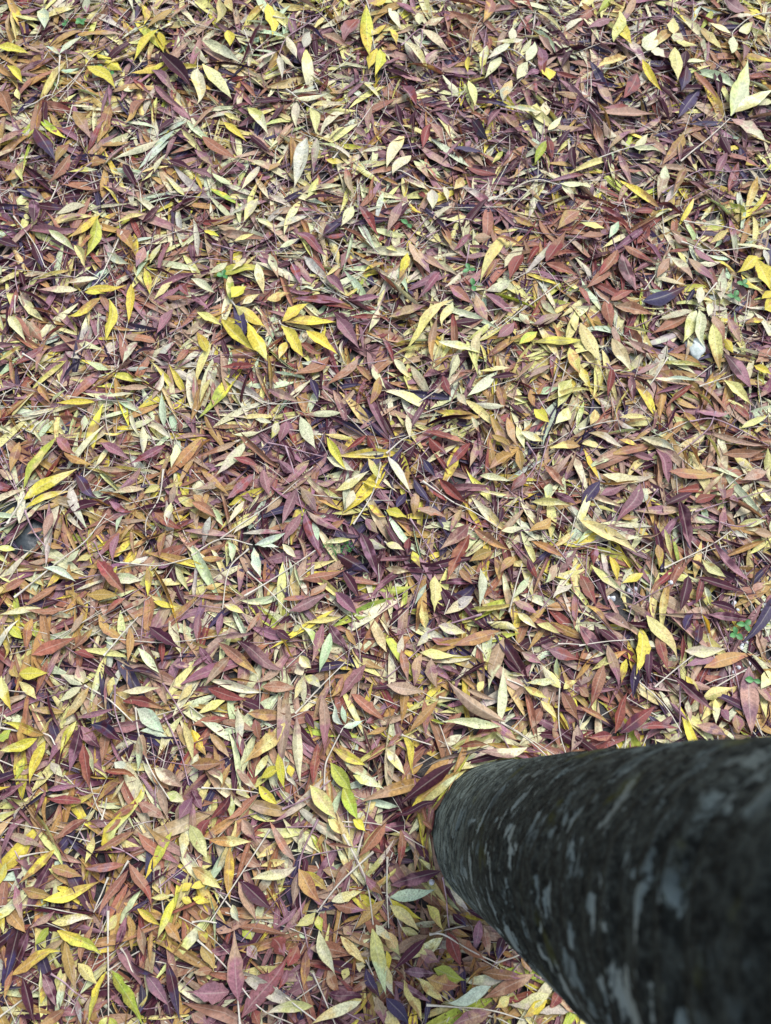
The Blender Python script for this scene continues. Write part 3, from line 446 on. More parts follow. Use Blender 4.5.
def leaf_shapes(base, tip, width, up_roll, fold, curl, bend, twist, wave, nt_=10, ns_=5):
    """grids of points for N lanceolate leaves: base/tip (N,3), the rest (N,)"""
    n = len(base); ax = tip-base; L = np.linalg.norm(ax, axis=1); e = ax/L[:, None]
    zz = np.array((0, 0, 1.0)); sd = np.cross(zz, e); sd /= np.maximum(np.linalg.norm(sd, axis=1), 1e-6)[:, None]
    up = np.cross(e, sd)
    t = np.linspace(0, 1, nt_); t = 0.5-0.5*np.cos(np.pi*(0.08+0.92*t)); t = (t-t[0])/(t[-1]-t[0])
    rng = np.random.default_rng(int(abs(base[0, 0])*1e6+abs(tip[0, 1])*1e6)+n)
    pa = rng.uniform(0.92, 1.3, n)[:, None]; pb = pa*rng.uniform(1.25, 1.8, n)[:, None]
    prof = np.clip(t, 0, 1)[None]**pa*np.clip(1-t, 0, 1)[None]**pb; prof /= prof.max(1, keepdims=True)
    prof = np.maximum(prof, np.where(t < 0.12, 0.07, 0.015)[None])
    s = np.linspace(-1, 1, ns_)
    T = t[None, :, None]; S = s[None, None, :]
    hw = (width/2)[:, None, None]*prof[:, :, None]*(1+np.where(rng.random(n) < 0.25, 0.12, 0.05)[:, None, None]*rng.normal(0, 1, (n, nt_, ns_))*(np.abs(S) > 0.6))
    roll = up_roll[:, None, None] + twist[:, None, None]*(T-0.45)
    f = fold[:, None, None]
    lat = S*hw*np.cos(f); lift = np.abs(S)**1.08*hw*np.sin(f) + wave[:, None, None]*hw*np.sin(T*17+S*2.2+L[:, None, None]*900)*np.abs(S)
    x = lat*np.cos(roll)-lift*np.sin(roll); z = lat*np.sin(roll)+lift*np.cos(roll)
    arch = 4*T*(1-T)
    z = z + (curl*L)[:, None, None]*(arch - 0.35) + np.zeros_like(S)
    x = x + (bend*L)[:, None, None]*(arch+0.7*np.sin(2*np.pi*T)*np.sign(bend*1e3)[:, None, None]*rng.normal(0, 0.5, (n, 1, 1)))
    pos = base[:, None, None, :] + e[:, None, None, :]*(L[:, None, None]*T+np.zeros_like(S)+np.zeros((n, 1, 1)))[..., None] \
        + sd[:, None, None, :]*x[..., None] + up[:, None, None, :]*z[..., None]
    return pos, t, s
def leaf_mesh(name, pos, t, s, tint, tint2, seed, aspect):
    n, a, b, _ = pos.shape
    i, j = np.meshgrid(np.arange(a-1), np.arange(b-1), indexing='ij')
    q = np.stack((i*b+j, (i+1)*b+j, (i+1)*b+j+1, i*b+j+1), -1).reshape(-1, 4)
    faces = (q[None]+(np.arange(n)*a*b)[:, None, None]).reshape(-1, 4)
    me = new_mesh(name, pos.reshape(-1, 3), faces, LEAF)
    uv = me.uv_layers.new(name='UVMap')
    g = np.stack(np.meshgrid(t, (s+1)/2, indexing='ij'), -1).reshape(-1, 2)
    uv.data.foreach_set('uv', np.tile(g[q.ravel()], (n, 1)).astype(np.float32).ravel())
    for nm, c in (('tint', tint), ('tint_two', tint2)):
        at = me.color_attributes.new(nm, 'FLOAT_COLOR', 'POINT')
        at.data.foreach_set('color', np.repeat(np.c_[c, np.ones(n)], a*b, 0).astype(np.float32).ravel())
    for nm, c in (('leaf_random', seed), ('leaf_aspect', aspect)):
        me.attributes.new(nm, 'FLOAT', 'POINT').data.foreach_set('value', np.repeat(c, a*b).astype(np.float32))
    return me

# the heap: a height grid that every leaf is laid on in turn
X0, X1, Y0, Y1, CELL = -1.25, 1.3, -0.8, 2.05, 0.006
GX, GY = int((X1-X0)/CELL), int((Y1-Y0)/CELL)
HEAP = np.zeros((GX, GY))
TS = np.array((0.06, 0.2, 0.35, 0.5, 0.65, 0.8, 0.94)); OFF = np.array((-0.3, 0.0, 0.3)); PW = np.array((0.35, 0.75, 0.98, 1.0, 0.85, 0.55, 0.25))
def heap_at(x, y):
    return HEAP[np.clip(((x-X0)/CELL).astype(int), 0, GX-1), np.clip(((y-Y0)/CELL).astype(int), 0, GY-1)]
def lay(b, t_, w, grip=0.55, thick=0.0024):
    """heights of base and tip of a leaf dropped on the heap; the heap grows under it"""
    d = t_-b; L = math.hypot(*d); nrm = np.array((-d[1], d[0]))/L
    x = b[0]+d[0]*TS[:, None]+nrm[0]*w*OFF[None]*PW[:, None]; y = b[1]+d[1]*TS[:, None]+nrm[1]*w*OFF[None]*PW[:, None]
    h = heap_at(x, y); hm = h.mean(1)
    tc = TS-0.5; k = float((tc*hm).sum()/(tc*tc).sum()); k = max(-0.45*L, min(0.45*L, k))
    line = hm.mean()+k*tc
    line = line+grip*(h-line[:, None]).max()
    ix = np.clip(((x-X0)/CELL).astype(int), 0, GX-1); iy = np.clip(((y-Y0)/CELL).astype(int), 0, GY-1)
    HEAP[ix, iy] = np.maximum(HEAP[ix, iy], line[:, None]+thick)
    z0 = line.mean()-0.5*k; return z0+0.001, z0+k+0.001
def clear_of_trunk(b, t_):
    """False if the leaf would pass through the trunk"""
    d = t_-b; u = np.clip(np.dot(TREE-b, d)/np.dot(d, d), 0, 1)
    return np.linalg.norm(b+d*u-TREE) > R_TREE*1.012
ZONES = [((640, 110), 110, 'PMVT'), ((540, 60), 80, 'PMT'), ((450, 120), 70, 'PMB'), ((60, 160), 60, 'PB'), ((300, 140), 90, 'CyT'), ((60, 60), 80, 'yOT'), ((250, 240), 75, 'CcT'),
         ((40, 260), 70, 'PM'), ((140, 330), 80, 'McT'), ((350, 390), 80, 'MRP'), ((440, 470), 70, 'RPVM'), ((370, 570), 60, 'PM'), ((620, 250), 70, 'BRM'), ((700, 440), 90, 'OTyB'),
         ((560, 350), 80, 'TOCy'), ((560, 470), 80, 'TOC'), ((100, 520), 110, 'BTO'), ((260, 480), 70, 'MTB'), ((290, 690), 90, 'TBM'), ((60, 720), 80, 'yMT'), ((110, 920), 140, 'OyBP'),
         ((280, 960), 120, 'BTMP'), ((450, 950), 90, 'yOTB'), ((640, 700), 90, 'MRPT'), ((470, 640), 100, 'TCO'), ((200, 330), 60, 'TO'), ((400, 800), 60, 'BTO')]
ZONES = [(ground(*c, PILE)[:2], np.linalg.norm(ground(c[0]+r, c[1], PILE)-ground(*c, PILE)), s) for c, r, s in ZONES]
CODES = 'CcWYyGOTBRMPV'; WEIGHT = np.array((.20, .05, .045, .04, .17, .025, .09, .14, .09, .035, .09, .11, .015)); WEIGHT /= WEIGHT.sum()
def pick_code(p, rng):
    for c, r, s in ZONES:
        if np.linalg.norm(p-c) < r*(0.5+rng.random()*0.8) and rng.random() < 0.5: return s[rng.integers(len(s))]
    return CODES[rng.choice(13, p=WEIGHT)]
# gaps in the litter where the ground shows: (pixel centre, radius in pixels)
GAPS = [((12, 510), 5), ((36, 530), 9), ((24, 538), 6), ((606, 590), 14), ((630, 592), 9), ((742, 606), 14), ((752, 662), 11), ((740, 640), 10), ((694, 354), 6), ((758, 165), 8), ((587, 150), 8), ((385, 365), 8), ((432, 172), 6)]
GAPS = [(ground(*c, 0.01)[:2], np.linalg.norm(ground(c[0]+r, c[1], 0.01)-ground(*c, 0.01))) for c, r in GAPS]

SPRAY_STALKS = []
STONE = ground(24, 524, 0.01)[:2]             # the wet stone lies under the leaves
gx, gy = np.meshgrid(X0+CELL*np.arange(GX), Y0+CELL*np.arange(GY), indexing='ij')
HEAP[np.hypot((gx-STONE[0])/0.055, (gy-STONE[1])/0.06) < 1] = 0.012
# spots kept free by the last drops, where the sprays of the photograph lie on top
RESERVED = []
for tile, lab, short, stalks, lv in SPRIGS:
    for it in lv.split(';'):
        v = list(map(float, it.split()[:5])); x0, x1 = (TILE_X[tile[1]]+q*QP for q in (v[0], v[2])); y0, y1 = (TILE_Y[tile[0]]+q*QP for q in (v[1], v[3]))
        p, q = ground(x0, y0, PILE)[:2], ground(x1, y1, PILE)[:2]
        RESERVED += [(*(p+(q-p)*u), v[4]*QP*0.0017*0.5) for u in (0.15, 0.38, 0.62, 0.85)]
RESERVED = np.array(RESERVED)
def drops(n, box, rng, sprays):
    """n leaves to drop: first single ones, then more and more still joined in sprays on a common stalk"""
    done = 0
    while done < n:
        c = np.array((rng.uniform(box[0], box[1]), rng.uniform(box[2], box[3])))
        code = pick_code(c, rng)
        if (not sprays or done < n*0.45) and rng.random() < 0.42: code = 'PPBTMOV'[rng.integers(7)]      # the older leaves beneath are darker; gap shade partly painted into their colour
        if sprays and done > n*0.45 and rng.random() < 0.38:
            a = rng.uniform(0, 2*math.pi); d = np.array((math.cos(a), math.sin(a))); q = np.array((-d[1], d[0])); pairs = rng.integers(1, 4); gap = rng.uniform(0.018, 0.032)
            L0 = float(np.clip(rng.lognormal(math.log(0.085), 0.2), 0.05, 0.125)); bend = rng.normal(0, 0.25)
            SPRAY_STALKS.append((c-d*rng.uniform(0.05, 0.11)+q*rng.normal(0, 0.012), c, c+d*gap*pairs+q*bend*gap*pairs*0.5))
            yield c+d*gap*pairs+q*bend*gap*pairs*0.5, d+q*(bend+rng.normal(0, 0.1)), L0*1.05, rng.uniform(0.13, 0.20), code
            for k in range(pairs):
                for sg in (-1, 1):
                    if rng.random() < 0.18: continue
                    o = c+d*gap*k+q*bend*gap*k*0.5; an = rng.normal(0.95-0.12*k, 0.2)*sg
                    yield o, d*math.cos(an)+q*math.sin(an), L0*rng.uniform(0.75, 1.05), rng.uniform(0.13, 0.20), code if rng.random() < 0.85 else pick_code(c, rng)
                    done += 1
        else:
            a = rng.uniform(0, 2*math.pi); L = float(np.clip(rng.lognormal(math.log(0.088), 0.25), 0.042, 0.14))
            d = np.array((math.cos(a), math.sin(a))); yield c-d*L/2, d, L, rng.uniform(0.10, 0.19), code
        done += 1
def litter(n, box, heap, nt_, ns_, rng, under=False):
    base, tip, wd, codes = [], [], [], []
    for b, d, L, ratio, code in drops(n, box, rng, heap):
        d = d/np.linalg.norm(d); t_ = b+d*L; w = L*ratio
        if not clear_of_trunk(b, t_): continue
        if heap:
            u = [np.clip(np.dot(g-b, t_-b)/L**2, 0, 1) for g, _ in GAPS]
            if any(np.linalg.norm(b+(t_-b)*q-g) < r for q, (g, r) in zip(u, GAPS)): continue
            if len(base) > 0.55*n:
                m = b+(t_-b)*np.array((0.2, 0.4, 0.6, 0.8))[:, None]
                if (np.hypot(RESERVED[None, :, 0]-m[:, None, 0], RESERVED[None, :, 1]-m[:, None, 1]) < RESERVED[None, :, 2]+w*0.3).any(): continue
            z0, z1 = lay(b, t_, w)
        elif under: z0, z1 = rng.uniform(0.001, 0.008), rng.uniform(0.001, 0.008)
        else:
            if X0 < b[0] < X1 and Y0 < b[1] < Y1: continue
            z0, z1 = rng.uniform(0.001, 0.03), rng.uniform(0.001, 0.03)
        base.append((*b, z0)); tip.append((*t_, z1)); wd.append(w); codes.append(code)
    return np.array(base), np.array(tip), np.array(wd), codes
def leaf_params(n, rng, codes, calm=1.0):
    dark = np.array([c in 'PRVM' for c in codes])
    roll = rng.normal(0, 0.30*calm, n); fold = np.abs(rng.normal(0.38, 0.22, n))*np.where(dark, 1.35, 1.0)*(0.6+0.4*calm)
    fold = np.where(rng.random(n) < 0.25, -fold*0.7, fold)
    if n > 1: fold = np.where(rng.random(n) < 0.12, rng.uniform(0.8, 1.35, n), fold)
    return roll, fold, rng.normal(0.0, 0.045, n)*calm*np.where(rng.random(n) < 0.15, 2.2, 1.0), rng.normal(0, 0.042, n), rng.normal(0, 0.5, n)*calm, np.abs(rng.normal(0.08, 0.08, n))
def litter_object(name, parts, nt_, ns_, rng):
    base, tip, wd, codes = parts
    n = len(base); pos, t, s = leaf_shapes(base, tip, wd, *leaf_params(n, rng, codes, 0.7), nt_, ns_)
    pos[..., 2] = np.maximum(pos[..., 2], 0.0015)
    tt = [tints(c, rng) for c in codes]
    L = np.linalg.norm(tip-base, axis=1)
    me = leaf_mesh(name, pos, t, s, np.array([a for a, _ in tt]), np.array([b for _, b in tt]), rng.random(n), wd/L)
    return me
near = litter(22000, (X0, X1, Y0, Y1), True, 9, 5, RNG)
under = litter(14000, (X0, X1, Y0, Y1), False, 9, 5, RNG, True)
def skirt():
    base, tip, wd, codes = [], [], [], []
    for i in range(330):
        a = RNG.uniform(0, 6.283); r = R_TREE*(1.045+0.2*RNG.random()**1.6); L = float(np.clip(RNG.lognormal(math.log(0.07), 0.25), 0.036, 0.11)); w = L*RNG.uniform(0.12, 0.2)
        c = TREE+r*np.array((math.cos(a), math.sin(a))); q = a+math.pi/2+RNG.normal(0, 0.5)*(1 if RNG.random() < 0.7 else 2); d = np.array((math.cos(q), math.sin(q)))
        b, t_ = c-d*L/2, c+d*L/2
        if not clear_of_trunk(b, t_): continue
        z0, z1 = lay(b, t_, w); base.append((*b, z0)); tip.append((*t_, z1)); wd.append(w); codes.append(pick_code(c, RNG))
    return np.array(base), np.array(tip), np.array(wd), codes
skirts = skirt()
far_a = litter(26000, (-3.4, 3.4, -2.6, 4.2), False, 6, 3, RNG)

# ---------------------------------------------------------------- stalks
def tube(points, r0, r1, sides=5, knob=0.0):
    p = np.asarray(points, float); n = len(p); vs_, fs = [], []
    d = np.gradient(p, axis=0); d /= np.maximum(np.linalg.norm(d, axis=1), 1e-9)[:, None]
    for i in range(n):
        u = np.cross(d[i], (0, 0, 1.0)); u = u/max(np.linalg.norm(u), 1e-6); v = np.cross(u, d[i])
        r = r0+(r1-r0)*i/(n-1)
        if knob: r *= 1+knob*math.exp(-(i/1.2)**2)
        for k in range(sides):
            a = 2*math.pi*k/sides; vs_.append(p[i]+r*(math.cos(a)*u+math.sin(a)*v))
    for i in range(n-1):
        for k in range(sides):
            q = (k+1) % sides; fs.append((i*sides+k, i*sides+q, (i+1)*sides+q, (i+1)*sides+k))
    return np.array(vs_), fs
def smooth_path(pts, m=14):
    p = np.asarray(pts, float)
    if len(p) == 2:
        mid = p.mean(0)+np.array((-(p[1]-p[0])[1], (p[1]-p[0])[0]))*RNG.normal(0, 0.03); p = np.array((p[0], mid, p[1]))
    k = np.concatenate(([2*p[0]-p[1]], p, [2*p[-1]-p[-2]])); out = []
    for i in range(1, len(k)-2):
        for t in np.linspace(0, 1, max(3, m//(len(k)-3)), endpoint=(i == len(k)-3)):
            a, b, c, d = k[i-1:i+3]
            out.append(0.5*(2*b+(c-a)*t+(2*a-5*b+4*c-d)*t*t+(3*b-a-3*c+d)*t**3))
    return np.array(out)
def lay_path(xy, lift=0.0014, tries=3):
    z = heap_at(xy[:, 0], xy[:, 1]).copy()
    for _ in range(4):                            # a stalk is stiff: it bridges the dips
        zs = np.convolve(np.pad(z, 2, 'edge'), np.ones(5)/5, 'valid'); z = np.maximum(zs, 0.55*z+0.45*zs)
    return np.c_[xy, z+lift]
def stalk_litter():
    vs_, fs = [], []; k = 0
    for i in range(3200):
        c = np.array((RNG.uniform(X0, X1), RNG.uniform(Y0, Y1))); a = RNG.uniform(0, 6.28); L = RNG.uniform(0.06, 0.20)
        v = np.array((math.cos(a), math.sin(a)))*L/2
        if not clear_of_trunk(c-v, c+v): continue
        mid = c+np.array((-v[1], v[0]))*RNG.normal(0, 0.18)
        p = lay_path(smooth_path((c-v, mid, c+v), 8), -0.001 if i % 3 == 0 else 0.0035)
        r = RNG.uniform(0.0004, 0.0009)
        a_, b_ = tube(p, r*1.25, r*0.7, 4); vs_.append(a_); fs += [tuple(q+k for q in f) for f in b_]; k += len(a_)
    for i in RNG.permutation(len(SPRAY_STALKS)):
        p = SPRAY_STALKS[i]
        if not (clear_of_trunk(p[0], p[1]) and clear_of_trunk(p[1], p[2])): continue
        a_, b_ = tube(lay_path(smooth_path(p, 8), 0.001), RNG.uniform(0.0009, 0.0013), 0.0006, 4); vs_.append(a_); fs += [tuple(q+k for q in f) for f in b_]; k += len(a_)
    return np.concatenate(vs_), fs
sv, sf = stalk_litter()
sl = link('stalk_litter', new_mesh('stalk_litter', sv, sf, STALK_LILAC)); tag(sl, 'thin lilac and pale leaf stalks scattered through the fallen leaves', 'leaf stalks', kind='stuff')
sl.data.materials.append(STALK_PALE); sl.data.materials.append(STALK_BROWN)
mi = np.repeat(RNG.choice(3, len(sf)//28+2, p=(0.3, 0.5, 0.2)), 28)[:len(sf)]; sl.data.polygons.foreach_set('material_index', mi.astype(np.int32))

# ---------------------------------------------------------------- the leaves one can tell apart
def tile_px(tile, x, y): return TILE_X[tile[1]]+x*QP, TILE_Y[tile[0]]+y*QP
def parse(tile, text):
    for it in text.replace('\n', '').split(';'):
        a = it.split()
        if len(a) == 6:
            x0, y0, x1, y1, w = map(float, a[:5]); yield (*tile_px(tile, x0, y0), *tile_px(tile, x1, y1), w*QP, a[5])
COLOUR = {'C': 'cream', 'c': 'greyish cream', 'W': 'whitish green', 'Y': 'bright yellow', 'y': 'pale yellow', 'G': 'yellow-green', 'O': 'mustard brown', 'T': 'tan', 'B': 'rust-brown',
          'R': 'red-brown', 'M': 'dusty mauve', 'P': 'dark purple', 'V': 'violet-grey'}
def on_heap(px, py):
    z = PILE
    for _ in range(3):
        p = ground(px, py, z); z = float(heap_at(p[:1], p[1:2])[0])
    return ground(px, py, z)[:2]
LANDMARKS = [((560, 840), 'trunk'), ((697, 350), 'white stone'), ((28, 522), 'wet dark stone'), ((750, 650), 'white gravel')]
for tile, lab, short, stalks, lv in SPRIGS:
    q = list(parse(tile, lv)); LANDMARKS.append(((np.mean([(a[0]+a[2])/2 for a in q]), np.mean([(a[1]+a[3])/2 for a in q])), short))
USED = set()
def where(px, py, lead, many=14):
    """a phrase that tells this thing from its like by the marked thing next to it"""
    ds = sorted(LANDMARKS, key=lambda l: math.hypot(px-l[0][0], py-l[0][1])*(0.6 if l[1] == 'trunk' else 1))
    for (lx, ly), nm in ds[:many]:
        dx, dy = px-lx, py-ly; a = math.degrees(math.atan2(-dy, dx)) % 360
        d = math.hypot(dx, dy)
        s = ('right of', 'up and right of', 'above', 'up and left of', 'left of', 'down and left of', 'below', 'down and right of')[int((a+22.5)//45) % 8]
        s = ('close ' if d < 38 else 'well ' if d > 85 else '')+s
        t = f'{lead}, {s} the {nm}'
        if t not in USED and len(t.replace('-', ' ').split()) <= 16:
            USED.add(t); return t
    return None
def leaf_lead(x0, y0, x1, y1, w, c):
    p, q = ground(x0, y0, PILE), ground(x1, y1, PILE); L = np.linalg.norm(p-q); d = math.hypot(x1-x0, y1-y0)
    size = 'long' if L > 0.092 else 'short' if L < 0.056 else ''
    shape = 'narrow' if w/d < 0.2 else 'broad' if w/d > 0.34 else ''
    a = math.degrees(math.atan2(-(y1-y0), x1-x0)) % 180
    pose = ('lying level', 'slanting up to the right', 'standing upright', 'slanting up to the left')[int((a+22.5)//45) % 4]
    return ' '.join(x for x in (size, shape, COLOUR[c], 'leaf', pose) if x)

loose = [a for tile, text in LOOSE.items() for a in parse(tile, text)]
def area(a): return math.hypot(a[2]-a[0], a[3]-a[1])*a[4]
def seen_in_frame(a): return 4 < (a[0]+a[2])/2 < 767 and 4 < (a[1]+a[3])/2 < 1020
order = sorted(loose, key=area)
things = set(id(a) for a in sorted((a for a in loose if seen_in_frame(a)), key=area)[-300:])
def placed(a, lift=0.0036):
    b, t_ = on_heap(a[0], a[1]), on_heap(a[2], a[3])
    for _ in range(12):
        if clear_of_trunk(b, t_): break
        m = (b+t_)/2-TREE; m = m/np.linalg.norm(m)*0.006; b, t_ = b+m, t_+m
    scale = np.linalg.norm(b-t_)/max(math.hypot(a[2]-a[0], a[3]-a[1]), 1e-6)
    w = a[4]*scale*0.96
    z0, z1 = lay(b, t_, w, 0.85, 0.0022); z0 += lift; z1 += lift
    return np.array((*b, z0)), np.array((*t_, z1)), w
def one_leaf(name, b, t_, w, c, origin, parent=None):
    r = RNG; prm = leaf_params(1, r, [c], 0.55)
    prm[1][:] = np.clip(prm[1], -0.6, 0.75)
    pos, t, s = leaf_shapes(b[None], t_[None], np.array((w/max(0.75, math.cos(prm[1][0])),)), *prm, 14, 7)
    pos[..., 2] = np.maximum(pos[..., 2], 0.0015)
    c1, c2 = tints(c, r)
    me = leaf_mesh(name, pos-np.asarray(origin), t, s, c1[None], c2[None], r.random(1), np.array((w/np.linalg.norm(b-t_),)))
    return link(name, me, parent, None if parent else origin)
extra = []
late = []
for a in order:
    if id(a) in things: late.append(a); continue
    b, t_, w = placed(a); extra.append((b, t_, w, a[5]))
for a in late:
    b, t_, w = placed(a); o = one_leaf('fallen_leaf', b, t_, w, a[5], (b+t_)/2*np.array((1, 1, 0))+np.array((0, 0, min(b[2], t_[2]))))
    lab = where((a[0]+a[2])/2, (a[1]+a[3])/2, leaf_lead(*a))
    tag(o, lab or leaf_lead(*a), 'leaf', 'fallen leaves lying on top of the litter')
base, tip, wd, codes = (np.concatenate((a, b)) if k < 3 else a+b for k, (a, b) in enumerate(zip(near, under)))
base, tip, wd, codes = (np.concatenate((a, b)) if k < 3 else a+b for k, (a, b) in enumerate(zip((base, tip, wd, codes), skirts)))
near = (np.concatenate((base, [e[0] for e in extra])), np.concatenate((tip, [e[1] for e in extra])), np.concatenate((wd, [e[2] for e in extra])), codes+[e[3] for e in extra])
tag(link('leaf_litter', litter_object('leaf_litter', near, 9, 5, RNG)), 'deep litter of narrow autumn leaves, yellow, tan, rust and purple, covering the ground', 'leaf litter', kind='stuff')
tag(link('leaf_litter', litter_object('leaf_litter', far_a, 6, 3, RNG)), 'thinner litter of narrow autumn leaves further away from the trunk', 'leaf litter', kind='stuff')

def path_px(tile, text):
    v = list(map(float, text.split())); return [on_heap(*tile_px(tile, v[i], v[i+1])) for i in range(0, len(v), 2)]
for tile, lab, short, stalks, lv in SPRIGS:
    paths = [lay_path(smooth_path(path_px(tile, s), 18), 0.006) for s in stalks]
    o0 = paths[0][len(paths[0])//2]*np.array((1, 1, 1.0))
    root = bpy.data.objects.new('compound_leaf', None); COL.objects.link(root); root.location = o0; root.empty_display_size = 0.02
    tag(root, lab, 'leaf sprig', 'fallen compound leaves with several leaflets on a stalk')
    cs = ''.join(a[5] for a in parse(tile, lv)); mat = STALK_LILAC if ('lilac' in lab or 'purple stalk' in lab) else STALK_BROWN if 'dark stalk' in lab or 'rusty' in lab else STALK_PALE
    for k, p in enumerate(paths):
        v, f = tube(p-o0, 0.0015 if k == 0 else 0.0011, 0.0009, 6, 0.5)
        link('stalk', new_mesh('stalk', v, f, mat), root)
    for a in sorted(parse(tile, lv), key=area):
        b, t_, w = placed(a, 0.0075); one_leaf('leaflet', b, t_, w, a[5], o0, root)

n_st = 0
for tile, text in STALKS.items():
    for s in text.split('|'):
        v = list(map(float, s.split())); px = [tile_px(tile, v[i], v[i+1]) for i in range(0, len(v), 2)]
        p = lay_path(smooth_path(path_px(tile, s), 18), 0.006)
        o0 = p[len(p)//2]; pale = RNG.random() < 0.6
        a_, f_ = tube(p-o0, RNG.uniform(0.0011, 0.0015), RNG.uniform(0.0007, 0.0010), 6, 0.6)
        o = link('leaf_stalk', new_mesh('leaf_stalk', a_, f_, STALK_PALE if pale else STALK_LILAC), None, o0)
        L = np.linalg.norm(np.diff(p, axis=0), axis=1).sum(); dev = L/np.linalg.norm(p[-1]-p[0])
        x, y = px[len(px)//2] if len(px) > 2 else ((px[0][0]+px[1][0])/2, (px[0][1]+px[1][1])/2)
        an = math.degrees(math.atan2(-(px[-1][1]-px[0][1]), px[-1][0]-px[0][0])) % 180
        pose = ('level', 'up to the right', 'upright', 'up to the left')[int((an+22.5)//45) % 4]
        lead = f"{'long' if L > 0.15 else 'short' if L < 0.08 else ''} {'curved' if dev > 1.03 else 'straight'} bare {'white' if pale else 'lilac'} stalk running {pose}".strip()
        tag(o, where(x, y, lead) or lead, 'leaf stalk', 'bare leaf stalks on the litter'); n_st += 1

# ---------------------------------------------------------------- stones, gravel, seedlings
def stone_mesh(name, size, mat, seed, flat=1.0, sub=3):
    import bmesh
    bm = bmesh.new(); bmesh.ops.create_icosphere(bm, subdivisions=sub, radius=1.0); r = np.random.default_rng(seed)
    ks = [(r.normal(0, 1.5, 3), r.uniform(0, 6.28), r.uniform(0.04, 0.10)) for _ in range(7)]
    cuts = [(unit(r.normal(0, 1, 3)), r.uniform(0.62, 0.85)) for _ in range(7)]
    for v in bm.verts:
        c = np.array(v.co)
        for nrm, d in cuts:
            e = np.dot(c, nrm)
            if e > d: c = c-nrm*(e-d)*0.85
        c = c*(1+sum(a*math.sin(np.dot(k, c)*2+p) for k, p, a in ks)*0.6)
        v.co = (c[0]*size[0], c[1]*size[1], c[2]*size[2]*flat)
    me = bpy.data.meshes.new(name); bm.to_mesh(me); bm.free(); me.materials.append(mat)
    me.polygons.foreach_set('use_smooth', np.full(len(me.polygons), True)); return me
p = ground(697, 347, 0.016); w = 0.021
tag(link('stone', stone_mesh('stone', (w*0.9, w*1.15, 0.012), WHITE_STONE, 21), None, (p[0], p[1], 0.006)), 'smooth white stone half hidden under a cross of pale leaflets', 'stone')
p = STONE
tag(link('stone', stone_mesh('stone', (0.055, 0.062, 0.010), WET_STONE, 9, 1.0, 4), None, (p[0], p[1], 0.003)), 'wet dark slate-grey stone showing through a gap beside the olive green leaves', 'stone')
PEB = [(2,3,90,700),(2,3,110,720),(2,3,130,742),(2,3,98,735),(2,3,215,712),(2,3,232,728),(2,3,380,700),(2,3,372,688),(2,3,655,790),(2,3,640,765),(2,3,762,772),(2,3,750,795),(3,3,165,18),(3,3,185,26),
       (3,3,655,68),(3,3,684,88),(3,3,690,104),(3,3,640,140),(3,3,668,130),(3,3,700,188),(3,3,640,214),(3,3,652,236),(3,3,628,225),(3,3,732,18),(3,3,716,2),(3,3,722,30),(4,2,178,248),(4,2,312,338),
       (4,2,318,352),(2,3,120,700),(2,3,150,745),(2,3,242,705),(3,3,672,110),(3,3,655,205)]
for r_, c_, x, y in PEB:
    px, py = tile_px((r_, c_), x, y); p = ground(px, py, 0.016); s = RNG.uniform(0.0034, 0.006)
    o = link('pebble', stone_mesh('pebble', (s, s*RNG.uniform(0.7, 1.0), s*0.7), GRAVEL, int(RNG.integers(999)), 1.0, 2), None, (p[0], p[1], float(heap_at(p[:1], p[1:2])[0])+s*0.25))
    o.rotation_euler.z = RNG.uniform(0, 6)
    tag(o, 'small white gravel pebble showing through a gap in the leaves', 'pebble', 'white gravel pebbles among the leaves')

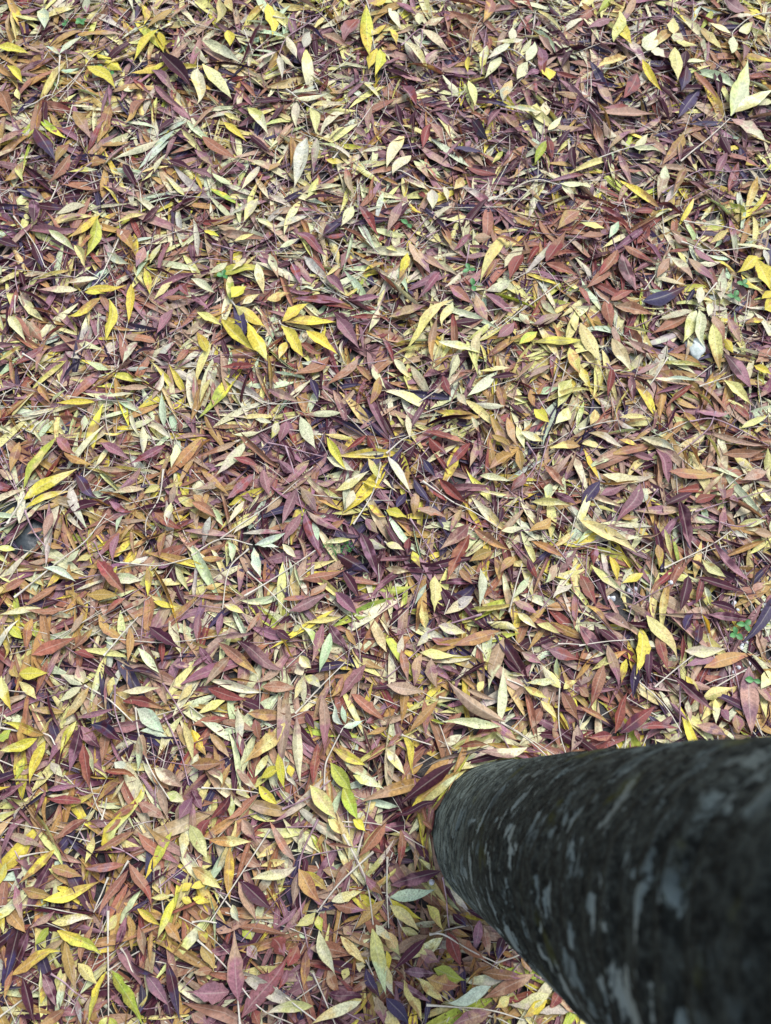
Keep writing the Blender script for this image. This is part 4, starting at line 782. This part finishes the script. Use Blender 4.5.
def blade(c, d, L, w, tilt, n=8):
    """a small rounded green leaf with a cupped blade"""
    d = np.array((*d, 0.0)); d /= np.linalg.norm(d); s = np.array((-d[1], d[0], 0)); up = np.array((0, 0, 1.0))
    vs_, fs = [], []
    for i in range(n):
        t = i/(n-1); pr = max(math.sin(math.pi*min(max(t, 0.03), 0.985))**0.6, 0.05)*w/2
        for q in (-1, -0.5, 0, 0.5, 1):
            vs_.append(np.asarray(c)+d*L*t*math.cos(tilt)+up*(L*t*math.sin(tilt)-0.12*L*t*t+abs(q)*pr*0.25)+s*q*pr)
    for i in range(n-1):
        for j in range(4): fs.append((i*5+j, (i+1)*5+j, (i+1)*5+j+1, i*5+j+1))
    return vs_, fs
SEED = [((0,0),265,100,2,'two-leaved green seedling behind a pale leaf in the upper left corner'),((0,0),330,105,4,'four-leaved green seedling by the upper left corner'),((0,0),395,298,2,'green seedling with rounded leaves against a golden yellow leaf'),
        ((0,0),445,318,2,'pale green seedling under the long bright yellow leaf'),((1,1),125,300,3,'green seedling between the greyish cream sprig and golden leaves'),((1,2),330,265,3,'dark green seedling in a gap among mauve leaves'),
        ((1,2),345,330,2,'small green seedling just below another one among mauve leaves'),((1,3),650,330,3,'green seedling inside the curled yellow sprig'),((1,3),620,372,3,'tiny green seedling in the dark below the curled yellow sprig'),
        ((3,3),650,45,3,'green seedling among white gravel above a cream leaf'),((3,3),612,85,3,'lighter green seedling next to the white gravel'),((3,3),695,262,2,'round green seedling by the white gravel above the big mauve leaf'),((1,2),85,90,2,'small green seedling beside a dark red leaf')]
for tile, x, y, n, lab in SEED:
    px, py = tile_px(tile, x, y); p = on_heap(px, py); z = float(heap_at(p[:1], p[1:2])[0])
    root = bpy.data.objects.new('seedling', None); COL.objects.link(root); root.location = (p[0], p[1], max(z-0.012, 0)); root.empty_display_size = 0.01
    tag(root, lab, 'seedling', 'green seedlings growing through the leaves')
    v, f = tube([(0, 0, -0.004), (0.001, 0, 0.006), (0.0, 0.001, 0.0165)], 0.0008, 0.0006, 5); link('stem', new_mesh('stem', v, f, GREEN), root)
    a0 = RNG.uniform(0, 6.28)
    for k in range(n):
        a = a0+2*math.pi*k/n+RNG.normal(0, 0.15)
        v, f = blade((0, 0, 0.016), (math.cos(a), math.sin(a)), RNG.uniform(0.011, 0.016), RNG.uniform(0.008, 0.011), RNG.uniform(0.1, 0.4)); link('leaf', new_mesh('leaf', v, f, GREEN), root)
# a tuft of moss
px, py = tile_px((2, 1), 580, 550); p = on_heap(px, py); z = float(heap_at(p[:1], p[1:2])[0]); vs_, fs = [], []
for i in range(90):
    a = RNG.uniform(0, 6.28); r = 0.016*math.sqrt(RNG.random()); v, f = blade((r*math.cos(a)*1.5, r*math.sin(a)*0.7, 0), (math.cos(a+RNG.normal(0, 0.8)), math.sin(a+RNG.normal(0, 0.8))), RNG.uniform(0.005, 0.010), 0.0014, RNG.uniform(0.5, 1.3), 4)
    k = len(vs_); vs_ += v; fs += [tuple(q+k for q in g) for g in f]
tag(link('moss_tuft', new_mesh('moss_tuft', vs_, fs, GREEN), None, (p[0], p[1], z+0.001)), 'small tuft of bright green moss beside dark crimson leaves', 'moss')
